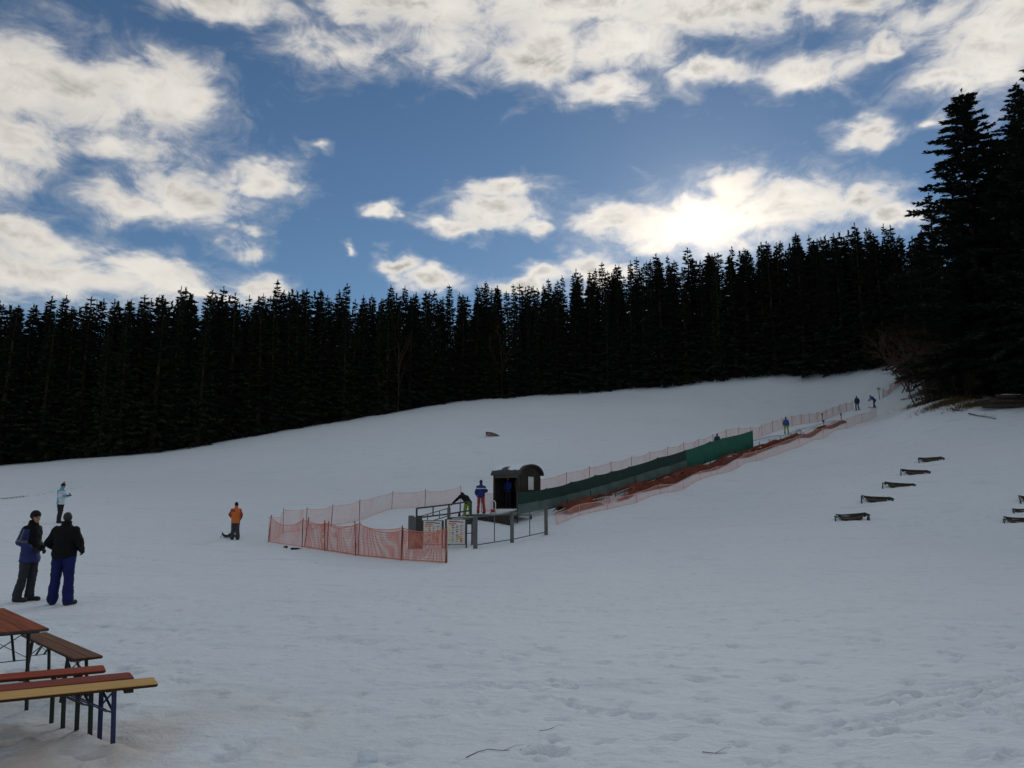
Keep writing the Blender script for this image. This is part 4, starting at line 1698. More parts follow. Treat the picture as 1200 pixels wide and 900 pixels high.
def platform():
    e = empty('boarding_platform', HUT_P + Vector((0, 0, -.34)), HUT_RZ)
    tag(e, 'dark raised boarding platform with snowy deck before the lift hut', 'platform')
    for k in range(9):
        y = -2.75 + k * .2
        MB().box((.1, y, -.035), (3.3, .192, .05)).build('deck_plank', M['wood_mid'], e)
    sn = MB()
    nx, ny = 20, 12
    vs = [Vector((-1.45 + 3.1 * i / nx, -2.8 + 1.75 * j / ny, -.005 + .03 * float(vnoise(np.array([i * .5]), np.array([j * .7]), 8)[0]))) for i in range(nx + 1) for j in range(ny + 1)]
    fs = [(i * (ny + 1) + j, (i + 1) * (ny + 1) + j, (i + 1) * (ny + 1) + j + 1, i * (ny + 1) + j + 1) for i in range(nx) for j in range(ny)]
    sn.add(vs, fs).build('deck_snow', M['snow_cap'], e)
    for k in range(4):
        MB().box((.1, -2.86, -.16 - k * .2), (3.34, .04, .19)).build('skirt_board', M['wood_dark'], e)
        MB().box((-1.57, -1.95, -.16 - k * .2), (.04, 1.74, .19)).build('skirt_board', M['wood_dark'], e)
    MB().box((-.9, -2.9, -.35), (.38, .03, .34)).build('warning_plate', M['yellow_plastic'], e)
    for x in (-1.5, .1, 1.7):
        for y in (-2.8, -1.1):
            MB().box((x, y, -.62), (.10, .10, 1.1)).build('support_post', M['wood_dark'], e)


platform()


def railing(name, pts, label, h=1.1, rails=(1.0, .1), post=.12, m_post='post_grey', m_rail='steel_grey', rail_r=.025, verticals=(), group='boarding area railings', heights=None):
    e = empty(name, pts[0])
    O = Vector(pts[0])
    tag(e, label, 'railing', group)
    for i, p in enumerate(pts):
        hh = heights[i] if heights else h
        mb = MB()
        b = Vector(p) - O
        mb.box(b + Vector((0, 0, hh / 2 - .05)), (post, post, hh + .1))
        mb.build('post', M[m_post], e, bevel=.008)
    for i in range(len(pts) - 1):
        a, b = Vector(pts[i]) - O, Vector(pts[i + 1]) - O
        for r in rails:
            MB().tube([a + Vector((0, 0, h * r)), b + Vector((0, 0, h * r))], rail_r, 6).build('rail', M[m_rail], e)
        for f in verticals:
            p = a.lerp(b, f)
            MB().tube([p + Vector((0, 0, h * min(rails))), p + Vector((0, 0, h * max(rails)))], rail_r * .9, 6).build('upright', M[m_rail], e)
    return e


fa = [gp(u, v) for (u, v) in ((557, 642.5), (600, 636), (640, 626.5))]
railing('railing', fa, 'grey post railing with steel rails facing the open snow', 1.38, (.93, .10), .17, verticals=(.5,))
fb_ = [gp(485, 643), P(526, 606, 38.5)]
fb_[1].z = gz(fb_[1].x, fb_[1].y)
railing('railing', fb_, 'side railing running back from the broad gate post', 1.32, (.97, .70), .15, verticals=(.35, .7))
gpost = gp(488.5, 642.8)
e = empty('gate_post', gpost)
tag(e, 'broad dark gate post pair at the corner of the boarding area', 'gate post')
MB().box((-.26, 0, .66), (.24, .10, 1.42)).build('post', M['post_grey'], e, bevel=.01)
MB().box((.08, -.05, .66), (.26, .10, 1.42)).build('post', M['steel_dark'], e, bevel=.01)
MB().box((-.08, .02, 1.10), (.30, .04, .06)).build('crossbar', M['steel_dark'], e)
br = [P(488, 615, 40.0), P(526, 611, 41.0), P(552, 608, 41.8)]
for p in br:
    p.z = gz(p.x, p.y)
zr = [((600 - v) / FPX) for v in (596, 593, 590)]
railing('railing', br, 'dark double rail behind the ticket counter towards the platform', 1.05, (1.0, .55), .09, 'steel_dark', 'steel_dark', .04, verticals=(.5,))


def info_board(u0, u1, v0, v1, Y, label, seed):
    """printed notice on a framed board; the print is columns of tiny coloured lines"""
    a, b = P(u0, v1, Y), P(u1, v0, Y)
    w, h = b.x - a.x, b.z - a.z
    cx = (a.x + b.x) / 2
    g = gz(cx, Y)
    e = empty('info_board', (cx, Y, g))
    tag(e, label, 'notice board', 'notice boards')
    zc = (a.z + b.z) / 2 - g
    MB().box((0, .03, zc), (w + .06, .03, h + .06)).build('backing', M['steel_grey'], e)
    pl = MB().box((0, .008, zc), (w, .012, h)).build('poster', M['poster'], e)
    for s in (-1, 1):
        MB().box((s * (w / 2 + .06), .05, (zc + h / 2) / 2), (.06, .06, zc + h / 2 + .05)).build('leg', M['steel_dark'], e)
    rg = random.Random(seed)
    y = -.001
    hd = MB().box((-w * .12, y, zc + h * .43), (w * .55, .004, h * .045)).build('headline', M['print_dark'], pl)
    MB().box((-w * .20, y, zc + h * .34), (w * .45, .004, h * .06)).build('headline', M['print_orange'], pl)
    MB().box((w * .28, y, zc + h * .40), (w * .26, .004, h * .05)).build('headline', M['print_violet'], pl)
    cols = [(-.34, ('print_orange', 'print_yellow')), (-.17, ('print_green', 'print_dark')), (.06, ('print_dark', 'print_violet')), (.30, ('print_orange', 'print_dark'))]
    for cx_, ms in cols:
        z = zc + h * .26
        while z > zc - h * .44:
            t = h * rg.uniform(.018, .05)
            ww = w * rg.uniform(.07, .17)
            MB().box((w * cx_ + rg.uniform(-.01, .01), y, z), (ww, .004, t)).build('print_block', M[rg.choice(ms)], pl)
            z -= t + h * rg.uniform(.03, .06)
    for k in range(2):
        MB().box((w * (.16 + .14 * k), y - .003, zc - h * (.22 + .1 * k)), (w * .13, .004, h * .15)).build('picture', M['print_orange' if k else 'print_yellow'], pl)
    return e


info_board(496, 517.5, 610.5, 638, 33.6, 'white notice board with orange and yellow print behind the orange net', 2)
info_board(523.5, 545, 609, 637.5, 33.4, 'white notice board with printed columns clear of the net, below the snowy counter', 3)


def counter():
    c = P(541, 606, 34.9)
    g = gz(c.x, c.y)
    e = empty('ticket_counter', (c.x, c.y, g), R(-6))
    tag(e, 'narrow counter with snow dusted top behind the clear notice board', 'counter')
    ht = c.z - g
    MB().box((0, 0, ht - .03), (1.16, .62, .05)).build('top', M['wood_mid'], e, bevel=.006)
    MB().box((0.02, .01, ht + .005), (1.06, .54, .022)).build('snow', M['snow_cap'], e, bevel=.008)
    for sx in (-.5, .5):
        for sy in (-.24, .24):
            MB().box((sx, sy, (ht - .06) / 2), (.06, .06, ht - .05)).build('leg', M['steel_dark'], e)
    MB().box((0, -.24, ht - .20), (.94, .03, .22)).build('apron', M['steel_dark'], e)
    MB().box((0, .05, ht * .42), (.94, .40, .03)).build('shelf', M['wood_dark'], e)
    d = empty('card_reader', (c.x - .1, c.y, g + ht + .015))
    tag(d, 'small black device standing on the snowy counter', 'device')
    MB().box((0, 0, .03), (.14, .12, .06)).build('base', M['rubber'], d, bevel=.01)
    MB().box((0, .02, .11), (.11, .03, .12), Matrix.Rotation(R(-20), 3, 'X')).build('head', M['rubber'], d, bevel=.01)


counter()


def safety_hoop():
    p = HUT_P - HY * 1.35 - HX * .62
    p.z = HUT_P.z - .32
    e = empty('safety_hoop', p, HUT_RZ)
    tag(e, 'small red and white stop hoop standing on the platform by the hut opening', 'hoop')
    mb = MB()
    pts = [Vector((-.16, 0, 0))] + [Vector((.16 * -math.cos(a), 0, .55 + .16 * math.sin(a))) for a in np.linspace(0, math.pi, 9)] + [Vector((.16, 0, 0))]
    mb.tube(pts, .028, 8).build('hoop', M['white_paint'], e, smooth=True)
    MB().box((0, 0, .16), (.30, .05, .18)).build('stop_plate', M['red_paint'], e, bevel=.01)
    MB().box((0, 0, .01), (.40, .22, .03)).build('foot_plate', M['steel_grey'], e)


safety_hoop()


# ------------------------------------------------------------------ people
def ring_pts(c, ax, ay, rx, ry, n=14):
    return [c + ax * (rx * math.cos(2 * math.pi * k / n)) + ay * (ry * math.sin(2 * math.pi * k / n)) for k in range(n)]


def capsule(mb, a, b, ra, rb, flat=1.0, flat_axis=None, n=12):
    a, b = Vector(a), Vector(b)
    d = (b - a)
    ln = d.length
    d = d / ln if ln > 1e-6 else Vector((0, 0, 1))
    s = Vector((1, 0, 0)) if abs(d.x) < .8 else Vector((0, 1, 0))
    if flat_axis is not None:
        s = Vector(flat_axis)
    ay = (s - d * s.dot(d)).normalized()
    ax = d.cross(ay)
    rings = []
    for t in (-.98, -.8, -.45, 0):
        rings.append(ring_pts(a + d * (ra * t), ax, ay, ra * math.sqrt(1 - t * t), ra * flat * math.sqrt(1 - t * t), n))
    for t in (0, .45, .8, .98):
        rings.append(ring_pts(b + d * (rb * t), ax, ay, rb * math.sqrt(1 - t * t), rb * flat * math.sqrt(1 - t * t), n))
    mb.loft(rings)


def ellipsoid(mb, c, rx, ry, rz, rot=None, n=14, m=9):
    c = Vector(c)
    rings = []
    for i in range(m):
        t = -math.pi / 2 + math.pi * (i + .35) / (m - .3)
        r = math.cos(t)
        ring = []
        for k in range(n):
            q = Vector((rx * r * math.cos(2 * math.pi * k / n), ry * r * math.sin(2 * math.pi * k / n), rz * math.sin(t)))
            ring.append(c + (rot @ q if rot is not None else q))
        rings.append(ring)
    mb.loft(rings)


def fuse(name, mb, voxel, mats, parent, picker=None, crumple=0.0, cscale=9.0, seed=0, smooth_it=4):
    """melts overlapping shapes into one continuous skin"""
    me = bpy.data.meshes.new('tmp')
    me.from_pydata([tuple(q) for q in mb.v], [], mb.f)
    me.update()
    bm = bmesh.new()
    bm.from_mesh(me)
    bmesh.ops.recalc_face_normals(bm, faces=bm.faces)
    bm.to_mesh(me)
    bm.free()
    o = bpy.data.objects.new('tmp', me)
    col.objects.link(o)
    md = o.modifiers.new('r', 'REMESH')
    md.mode = 'VOXEL'
    md.voxel_size = voxel
    sm = o.modifiers.new('s', 'SMOOTH')
    sm.factor = .5
    sm.iterations = smooth_it
    dg = bpy.context.evaluated_depsgraph_get()
    out = bpy.data.meshes.new_from_object(o.evaluated_get(dg))
    bpy.data.objects.remove(o)
    n = len(out.vertices)
    if crumple > 0 and n:
        co = np.zeros(n * 3, np.float32)
        no = np.zeros(n * 3, np.float32)
        out.vertices.foreach_get('co', co)
        out.vertices.foreach_get('normal', no)
        co, no = co.reshape(-1, 3), no.reshape(-1, 3)
        d = fbm(co[:, 0] * cscale + co[:, 1] * 3 + seed, co[:, 2] * cscale * 1.5 + co[:, 1] * cscale, 3, seed) * 2 * crumple
        co = co + no * d[:, None]
        out.vertices.foreach_set('co', co.astype(np.float32).ravel())
    out.polygons.foreach_set('use_smooth', [True] * len(out.polygons))
    out.materials.clear()
    for m in mats:
        out.materials.append(m)
    if picker:
        idx = [picker(p.center) for p in out.polygons]
        out.polygons.foreach_set('material_index', idx)
    out.update()
    out.name = name
    ob = bpy.data.objects.new(name, out)
    ob.parent = parent
    return link(ob)


def hand(mb, wrist, d, palm_n, side, curl=.5):
    """palm, four fingers of unequal length and a thumb"""
    d = Vector(d).normalized()
    pn = Vector(palm_n)
    pn = (pn - d * pn.dot(d)).normalized()
    lat = d.cross(pn).normalized()
    w = Vector(wrist)
    capsule(mb, w, w + d * .075, .026, .034, .55, pn)
    for k, (off, ln) in enumerate(((-.030, .070), (-.010, .080), (.011, .074), (.031, .058))):
        b = w + d * .085 + lat * off
        m1 = b + (d * math.cos(curl * .7) + pn * math.sin(curl * .7)) * ln * .55
        m2 = m1 + (d * math.cos(curl * 1.7) + pn * math.sin(curl * 1.7)) * ln * .5
        capsule(mb, b - d * .012, m1, .0105, .0095, n=8)
        capsule(mb, m1, m2, .0095, .008, n=8)
    t0 = w + d * .025 + lat * (-.028 * side)
    t1 = t0 + (d * .7 - lat * .6 * side + pn * .3).normalized() * .045
    t2 = t1 + (d * .95 + pn * .35).normalized() * .035
    capsule(mb, t0, t1, .013, .011, n=8)
    capsule(mb, t1, t2, .011, .009, n=8)


def person(place, height_m, rz, label, pose, top, legs, hat, boots='boot', voxel=.016, hair='hair_dark', top_pick=None, gloves=None, group='people on the snow', width=1.0, skis=None, pompom=None, legw=1.0, hem=-.16):
    """pose: joint positions in metres for a figure 1.75 m tall, front towards -Y"""
    J = dict(pelvis=(0, 0, .95), neck=(0, .0, 1.49), head=(0, -.015, 1.625),
             hipL=(.095, 0, .92), hipR=(-.095, 0, .92), kneeL=(.105, -.02, .50), kneeR=(-.105, -.02, .50), ankL=(.115, .02, .09), ankR=(-.115, .02, .09),
             toeL=(.135, -.17, .045), toeR=(-.135, -.17, .045),
             shL=(.165, .0, 1.385), shR=(-.165, .0, 1.385), elL=(.25, .03, 1.13), elR=(-.25, .03, 1.13), wrL=(.24, -.06, .90), wrR=(-.24, -.06, .90), face=(0, -1, 0))
    J.update(pose)
    J = {k: Vector(v) for k, v in J.items()}
    e = empty('person', place, rz)
    s = height_m / 1.75
    e.scale = (s, s, s)
    tag(e, label, 'person', group)
    sp = (J['neck'] - J['pelvis']).normalized()
    lat = (J['shL'] - J['shR']).normalized()
    lat = (lat - sp * lat.dot(sp)).normalized()
    fr = sp.cross(lat) * -1
    if fr.y > 0 and sp.z > .5:
        fr = -fr
    pl, nk = J['pelvis'], J['neck']
    ln = (nk - pl).length

    def torso(mb, prof):
        mb.loft([ring_pts(pl + sp * (ln * t) + fr * f, lat, fr, rx * width, ry * width, 18) for (t, rx, ry, f) in prof])

    # ---- body: one continuous skin with head, hands and feet
    body = MB()
    torso(body, [(-.16, .07, .05, 0), (-.06, .12, .08, 0), (.05, .13, .085, 0), (.3, .135, .095, 0), (.6, .155, .105, 0), (.85, .165, .09, 0), (.97, .09, .06, 0)])
    hd = J['head']
    f = J['face'].normalized()
    up = (hd - nk).normalized()
    sd = f.cross(up).normalized()
    f2 = up.cross(sd).normalized()
    rot = Matrix((sd, f2, up)).transposed()
    capsule(body, nk - sp * .06, hd - up * .03, .058, .052)
    ellipsoid(body, hd + up * .025 - f2 * .012, .074, .094, .092, rot)
    ellipsoid(body, hd - up * .045 + f2 * .022, .056, .062, .070, rot)
    capsule(body, hd + f2 * .080 + up * .012, hd + f2 * .097 - up * .022, .010, .015, n=8)     # nose
    capsule(body, hd + f2 * .076 + sd * .030 + up * .028, hd + f2 * .076 - sd * .030 + up * .028, .011, .011, n=8)   # brow
    capsule(body, hd + f2 * .076 + sd * .016 - up * .055, hd + f2 * .076 - sd * .016 - up * .055, .010, .010, n=8)   # lips
    capsule(body, hd + f2 * .055 - up * .098, hd + f2 * .066 - up * .092, .022, .018, n=8)        # chin
    for q in (-1, 1):
        capsule(body, hd + sd * (.078 * q) + up * .020 - f2 * .01, hd + sd * (.074 * q) - up * .025 - f2 * .004, .016, .011, n=8)
    for S, q in (('L', 1), ('R', -1)):
        capsule(body, J['hip' + S], J['knee' + S], .075, .055)
        capsule(body, J['knee' + S], J['ank' + S], .052, .038)
        capsule(body, J['ank' + S] - Vector((0, 0, .03)), J['toe' + S], .04, .036)
        capsule(body, J['sh' + S], J['el' + S], .050, .040)
        capsule(body, J['el' + S], J['wr' + S], .038, .028)
        dd = (J['wr' + S] - J['el' + S]).normalized()
        hand(body, J['wr' + S] + dd * .01, dd, Vector((-q * .8, -.3, 0)) if abs(dd.z) > .5 else Vector((0, 0, -1)), q, .6)
    wr = [J['wrL'], J['wrR']]
    els = [J['elL'], J['elR']]

    def pick_body(c):
        v = c - hd
        if v.length < .16:
            a, b = v.dot(f2), v.dot(up)
            eye = abs(abs(v.dot(sd)) - .030) < .011 and abs(b - .010) < .009 and a > .06
            if eye:
                return 1
            return 1 if (b > .055 or (a < .01 and b > -.10) or (b > .02 and a < .03 and abs(v.dot(sd)) > .055)) and not (a > .05 and b < .055) else 0
        for w_, e_ in zip(wr, els):
            if (c - w_).length < .19 and (c - w_).dot(w_ - e_) > -.002:
                return 2
        return 0
    fuse('body', body, min(voxel, .011), [M['skin'], M[hair], M[gloves or 'skin']], e, pick_body, smooth_it=1)

    # ---- trousers
    tr = MB()
    torso(tr, [(-.20, .10, .09, 0), (-.10, .165, .125, .0), (.05, .172, .125, 0), (.16, .165, .118, 0)])
    for S in 'LR':
        h, k, a = J['hip' + S], J['knee' + S], J['ank' + S]
        capsule(tr, h, k, .102 * width * (1 + (legw - 1) * .4), .076 * legw)
        capsule(tr, k, a + (k - a).normalized() * .02, .076 * legw, .080 * legw)
        capsule(tr, a + (k - a).normalized() * .10, a + Vector((0, -.01, .01)), .080 * legw, .082 * legw)
    fuse('trousers', tr, voxel, [M[legs]], e, None, .018, 9, 3)
    # ---- boots
    for S in 'LR':
        bt = MB()
        a, t = J['ank' + S], J['toe' + S]
        dirf = (t - a)
        dirf.z = 0
        dirf.normalize()
        heel = Vector((a.x, a.y, .045)) - dirf * .045 + Vector((0, 0, min(0, 0)))
        zz = a.z - .09
        heel.z += zz
        tt = Vector((t.x, t.y, max(.045 + zz, t.z)))
        capsule(bt, heel, tt, .050, .047, .92)
        capsule(bt, heel + Vector((0, 0, -.012)), tt + dirf * .01 + Vector((0, 0, -.012)), .034, .034, 1.35)
        capsule(bt, a + Vector((0, 0, -.02)), a + (J['knee' + S] - a).normalized() * .12, .058, .062)
        fuse('boot', bt, voxel, [M[boots]], e)
    # ---- jacket
    jk = MB()
    torso(jk, ([(hem, .200, .165, 0)] if hem < -.2 else []) + [(-.16, .204 if hem < -.2 else .175, .165 if hem < -.2 else .135, 0), (-.06, .20, .150, 0), (.10, .198, .146, 0), (.32, .188, .140, 0), (.60, .208, .150, 0), (.78, .212, .132, 0), (.87, .185, .110, 0), (.94, .135, .095, 0), (1.0, .088, .084, 0), (1.15, .078, .084, 0)])
    for S in 'LR':
        a, b, c = J['sh' + S], J['el' + S], J['wr' + S]
        capsule(jk, a, b, .083 * width, .072)
        capsule(jk, b, c, .070, .054)
    fuse('jacket', jk, voxel, [M[t] for t in top], e, top_pick, .020, 8, 5)
    # ---- hat
    if hat:
        hb = MB()
        ellipsoid(hb, hd + up * .050 - f2 * .016, .086, .102, .090, rot)
        ellipsoid(hb, hd + up * .020 - f2 * .030, .085, .088, .075, rot)
        hobj = fuse('hat', hb, voxel, [M[hat]], e, None, .004, 20)
        if pompom:
            pb = MB()
            ellipsoid(pb, hd + up * .165 - f2 * .03, .042, .042, .040, rot)
            fuse('pompom', pb, .012, [M[pompom]], hobj, None, .012, 30)
    if skis:
        for S, q in (('L', 1), ('R', -1)):
            a = J['ank' + S]
            sk = MB()
            rings = []
            for k in range(13):
                t = k / 12
                y = a.y + .55 - 1.35 * t
                w = .045 if .08 < t < .92 else .03
                z = .012 + (.10 * ((t - .88) / .12) ** 2 if t > .88 else 0)
                rings.append([Vector((a.x - w, y, z)), Vector((a.x + w, y, z)), Vector((a.x + w, y, z - .014)), Vector((a.x - w, y, z - .014))])
            sk.loft(rings)
            sk.build('ski', M[skis], e)
    return e


def person_px(u, v, vtop, rz_deg, label, pose, *a, **k):
    at = k.pop('at', None)
    p = at if at is not None else gp(u, v)
    uu, vv, dep = proj(p)
    stand = k.pop('stand', 1.0)      # share of full height that the pose shows
    # height in metres from the rows the figure spans
    d = pix_dir(u, vtop)
    ztop = CAM_Z + d.z * p.y / d.y
    H = (ztop - p.z) / stand
    return person(p, H, R(rz_deg), label, pose, *a, **k)


# two men talking beyond the benches
pocket = dict(elL=(.30, .07, 1.16), elR=(-.30, .07, 1.16), wrL=(.19, -.15, 1.05), wrR=(-.19, -.15, 1.05))


def pick_man1(c):
    # blue jacket with dark chest and a grey band down the arm
    if c.z > 1.40 or (c.y < -.045 and abs(c.x) < .175 and c.z > .98):
        return 1
    if abs(c.z - 1.165 - .25 * c.y) < .020 or (abs(c.x) > .17 and abs(c.y) < .012 and c.z > 1.2):
        return 2
    return 0


person_px(30, 705, 598.5, 84, 'man in black beanie and blue and black jacket standing in profile', dict(
    elL=(.26, .06, 1.15), elR=(-.27, .05, 1.15), wrL=(.15, -.13, 1.03), wrR=(-.17, -.12, 1.02), kneeL=(.10, -.015, .50), kneeR=(-.10, .03, .50), ankL=(.11, .03, .09), ankR=(-.11, .12, .09),
    toeL=(.13, -.16, .045), toeR=(-.13, -.07, .045), head=(0, -.045, 1.62), neck=(0, -.01, 1.49)),
    ['blue_jacket', 'black_jacket', 'grey_jacket'], 'jeans', 'black_knit', voxel=.013, top_pick=pick_man1, gloves='glove', legw=1.08, hem=-.36)
person_px(70, 709, 599.5, 178, 'broad man in black jacket and royal blue trousers seen from behind', dict(
    hipL=(.10, 0, .92), hipR=(-.10, 0, .92), kneeL=(.13, -.01, .50), kneeR=(-.13, 0, .50), ankL=(.145, .02, .09), ankR=(-.15, .02, .09), toeL=(.21, -.15, .045), toeR=(-.20, -.15, .045),
    elL=(.31, .05, 1.15), elR=(-.33, .05, 1.13), wrL=(.21, -.16, 1.03), wrR=(-.25, -.16, 1.00), shL=(.175, 0, 1.385), shR=(-.175, 0, 1.385)),
    ['black_jacket'], 'blue_trousers', None, voxel=.013, hair='hair_grey', width=1.14, gloves='glove', legw=1.22)
# woman with a phone
wp = person_px(69, 613, 566, 82, 'woman in light blue and white jacket and bobble hat holding a phone', dict(
    elR=(-.20, -.04, 1.16), wrR=(-.12, -.30, 1.20), elL=(.21, -.04, 1.16), wrL=(.12, -.28, 1.20), head=(0, -.05, 1.61), face=(0, -1, -.45), ankL=(.06, .06, .09), ankR=(-.06, .0, .09), kneeL=(.07, 0, .5), kneeR=(-.07, -.03, .5),
    toeL=(.07, -.12, .045), toeR=(-.08, -.18, .045)),
    ['sky_jacket', 'white_jacket'], 'black_trousers', 'black_knit', voxel=.018, top_pick=lambda c: 1 if (c.y < -.035 and c.z < 1.40 and c.y > -.2) else 0, gloves='glove', width=.93, pompom='dark_red', hem=-.26)
ph_loc = wp.matrix_basis @ Vector((0, -.42, 1.25))
ph = empty('phone', ph_loc, R(82))
tag(ph, 'dark mobile phone held by the woman in light blue', 'phone')
MB().box((0, 0, 0), (.078, .009, .155), Matrix.Rotation(R(-35), 3, 'X')).build('case', M['rubber'], ph, bevel=.003)
MB().box((0, .0042, .003), (.070, .003, .145), Matrix.Rotation(R(-35), 3, 'X')).build('screen', M['screen'], ph)
# man in orange and the dark sledge at his feet
person_px(275, 632, 588.5, 186, 'man in orange jacket and charcoal trousers seen from behind', dict(
    kneeL=(.10, -.02, .50), kneeR=(-.10, 0, .5), ankL=(.12, .02, .09), ankR=(-.13, .02, .09), elL=(.27, .04, 1.17), wrL=(.20, -.15, 1.02), elR=(-.27, .06, 1.17), wrR=(-.21, -.12, 1.0)),
    ['orange_jacket', 'dark_red'], 'grey_trousers', 'black_knit', voxel=.018, top_pick=lambda c: 1 if (abs(c.x) > .215 or (c.y > .05 and abs(c.z - 1.36) < .05 and c.x > 0)) else 0, gloves='glove', legw=1.25, hem=-.34)


def sledge():
    p = gp(268, 630)
    e = empty('sledge', p, R(12))
    tag(e, 'low dark sledge lying in the snow by the man in orange', 'sledge')
    rings = []
    for k in range(9):
        t = k / 8
        x = -.42 + .84 * t
        w = .20 * math.sin(math.pi * min(.92, t + .12)) ** .5
        z = .04 + (.14 * ((.25 - t) / .25) ** 2 if t < .25 else 0)
        rings.append([Vector((x, -w, z + .10)), Vector((x, -w * .8, z)), Vector((x, w * .8, z)), Vector((x, w, z + .10)), Vector((x, w * .85, z + .10)), Vector((x, w * .7, z + .02)), Vector((x, -w * .7, z + .02)), Vector((x, -w * .85, z + .10))])
    MB().loft(rings).build('shell', M['rubber'], e, smooth=False)
    MB().box((.12, 0, .15), (.30, .26, .13)).build('seat_pad', M['navy'], e, bevel=.03)
    MB().tube([(-.40, 0, .16), (-.47, .02, .08), (-.52, -.01, .03)], .012, 5).build('pull_cord', M['rubber'], e)
    e.scale = (.72, .8, .95)


sledge()
q = gp(344, 643.5)
gl = empty('glove', q, .3)
tag(gl, 'small dark glove dropped in the snow before the orange net', 'glove', 'dropped gloves')
mb = MB()
capsule(mb, (0, 0, .04), (.16, .02, .045), .055, .05, .7, (0, 0, 1))
hand(mb, (.15, .02, .05), (1, .1, 0), (0, 0, -1), 1, .3)
fuse('shell', mb, .012, [M['glove']], gl)
mb = MB()
capsule(mb, (-.06, 0, .04), (.0, 0, .04), .062, .058, .75, (0, 0, 1))
fuse('cuff', mb, .012, [M['glove']], gl)
gl2 = copy_tree(gl)
q = gp(335.5, 641.5)
gl2.location = q
gl2.rotation_euler.z = 2.2
gl2.scale = (.8, .8, 1.1)
gl2['label'] = 'smaller upright dark glove next to the dropped one by the net'

# boarding area
pb = HUT_P - HY * 2.2 - HX * 1.9
deckz = HUT_P.z - .05
q = P(548, 604, 42.0)
q.z = gz(q.x, q.y)
person_px(548, 603, 577, 200, 'person bending forward in dark jacket and lime trousers at the rail', dict(
    pelvis=(0, .08, .90), neck=(.10, -.36, 1.22), head=(.13, -.48, 1.28), face=(.1, -.7, -.6), shL=(.28, -.30, 1.20), shR=(-.06, -.34, 1.16), elL=(.46, -.40, 1.02), wrL=(.62, -.46, .86), elR=(-.16, -.42, .92), wrR=(-.10, -.5, .72),
    hipL=(.095, .08, .88), hipR=(-.095, .08, .88), kneeL=(.13, -.06, .48), kneeR=(-.13, -.04, .48), ankL=(.16, .03, .09), ankR=(-.16, .03, .09)),
    ['black_jacket'], 'lime_trousers', 'black_knit', voxel=.02, gloves='glove', at=q, stand=.79)
q = HUT_P - HY * 1.85 - HX * 1.08
q.z = HUT_P.z - .32
person_px(568, 601, 562.5, 190, 'lift attendant in cobalt jacket with white band and red trousers', dict(elR=(-.30, .0, 1.18), wrR=(-.24, -.22, 1.12), elL=(.27, .03, 1.15), wrL=(.23, -.14, .98), ankL=(.15, .02, .09), ankR=(-.17, .05, .09), kneeL=(.12, -.02, .5), kneeR=(-.14, 0, .5)),
          ['cobalt_jacket', 'white_jacket'], 'red_trousers', 'navy', voxel=.018, top_pick=lambda c: 1 if abs(c.z - 1.31) < .022 else 0, gloves='glove', at=q)
q = HUT_P - HY * .15 - HX * .50
q.z = HUT_P.z
person(q, 1.74, R(-35), 'lift attendant in blue jacket standing inside the hut opening', dict(elL=(.24, -.04, 1.14), wrL=(.10, -.22, 1.04), elR=(-.24, -.04, 1.14), wrR=(-.10, -.22, 1.04)), ['cobalt_jacket'], 'black_trousers', 'black_knit', voxel=.02, gloves='glove')

# riders on the conveyor and skiers at its top
ski_stance = dict(kneeL=(.14, -.09, .50), kneeR=(-.14, -.09, .50), ankL=(.16, .0, .09), ankR=(-.16, .0, .09), pelvis=(0, .02, .93), neck=(0, -.05, 1.47), head=(0, -.08, 1.60), hipL=(.10, .02, .90), hipR=(-.10, .02, .90))
for (u, v, vt, rz, lb, tp, lg, ht, st) in [
    (922, 510.5, 488.5, 160, 'skier in bright blue jacket and lime trousers riding the conveyor', ['sea_blue'], 'lime_trousers', 'navy', ski_stance),
    (1005, 480.5, 464, 175, 'skier in plain navy clothing standing upright at the lift top', ['navy'], 'navy', 'black_knit', ski_stance)]:
    q = line_px(u, v, 1.8 if u < 1000 else 1.9)
    q.z = gz(q.x, q.y) + (.16 if u < 1000 else .0)
    person_px(u, v, vt, rz, lb, st, tp, lg, ht, voxel=.022, gloves='glove', at=q, stand=.985, skis='rubber')
q = line_px(841, 527, 1.6)
q.z = gz(q.x, q.y) + .16
person(q, 1.50, R(160), 'rider whose dark helmet shows above the bright green cloth', ski_stance, ['navy'], 'black_trousers', 'black_knit', voxel=.022, gloves='glove', skis='rubber')
person_px(1024.5, 478, 463.5, -78, 'skier in blue jacket bending forward at the lift top', dict(
    pelvis=(0, .12, .88), neck=(0, -.26, 1.27), head=(0, -.40, 1.33), face=(0, -.85, -.5), shL=(.18, -.22, 1.22), shR=(-.18, -.22, 1.22), elL=(.24, -.38, 1.0), elR=(-.24, -.38, 1.0), wrL=(.2, -.55, .85), wrR=(-.2, -.55, .85),
    hipL=(.10, .12, .86), hipR=(-.10, .12, .86), kneeL=(.14, -.10, .48), kneeR=(-.14, .08, .48), ankL=(.16, .0, .09), ankR=(-.16, .12, .09), toeL=(.17, -.18, .045), toeR=(-.17, -.06, .045)),
    ['sea_blue'], 'navy', 'navy', voxel=.022, gloves='glove', stand=.82, skis='rubber')

# ------------------------------------------------------------------ things on the slope
def slope_sign():
    p = gp(1031, 468.5)
    e = empty('slope_sign', p)
    tag(e, 'small pale sign on a thin post beside the tattered net', 'sign')
    MB().tube([(0, 0, -.1), (-.06, 0, 1.25)], .035, 6).build('post', M['wood_mid'], e)
    MB().loft([ring_pts(Vector((-.06, yy, 1.35)), Vector((1, 0, 0)), Vector((0, 0, 1)), .26, .26, 20) for yy in (-.05, -.03)]).build('disc', M['poster'], e)
    MB().box((-.06, -.062, 1.35), (.34, .012, .08)).build('bar', M['print_dark'], e)


slope_sign()


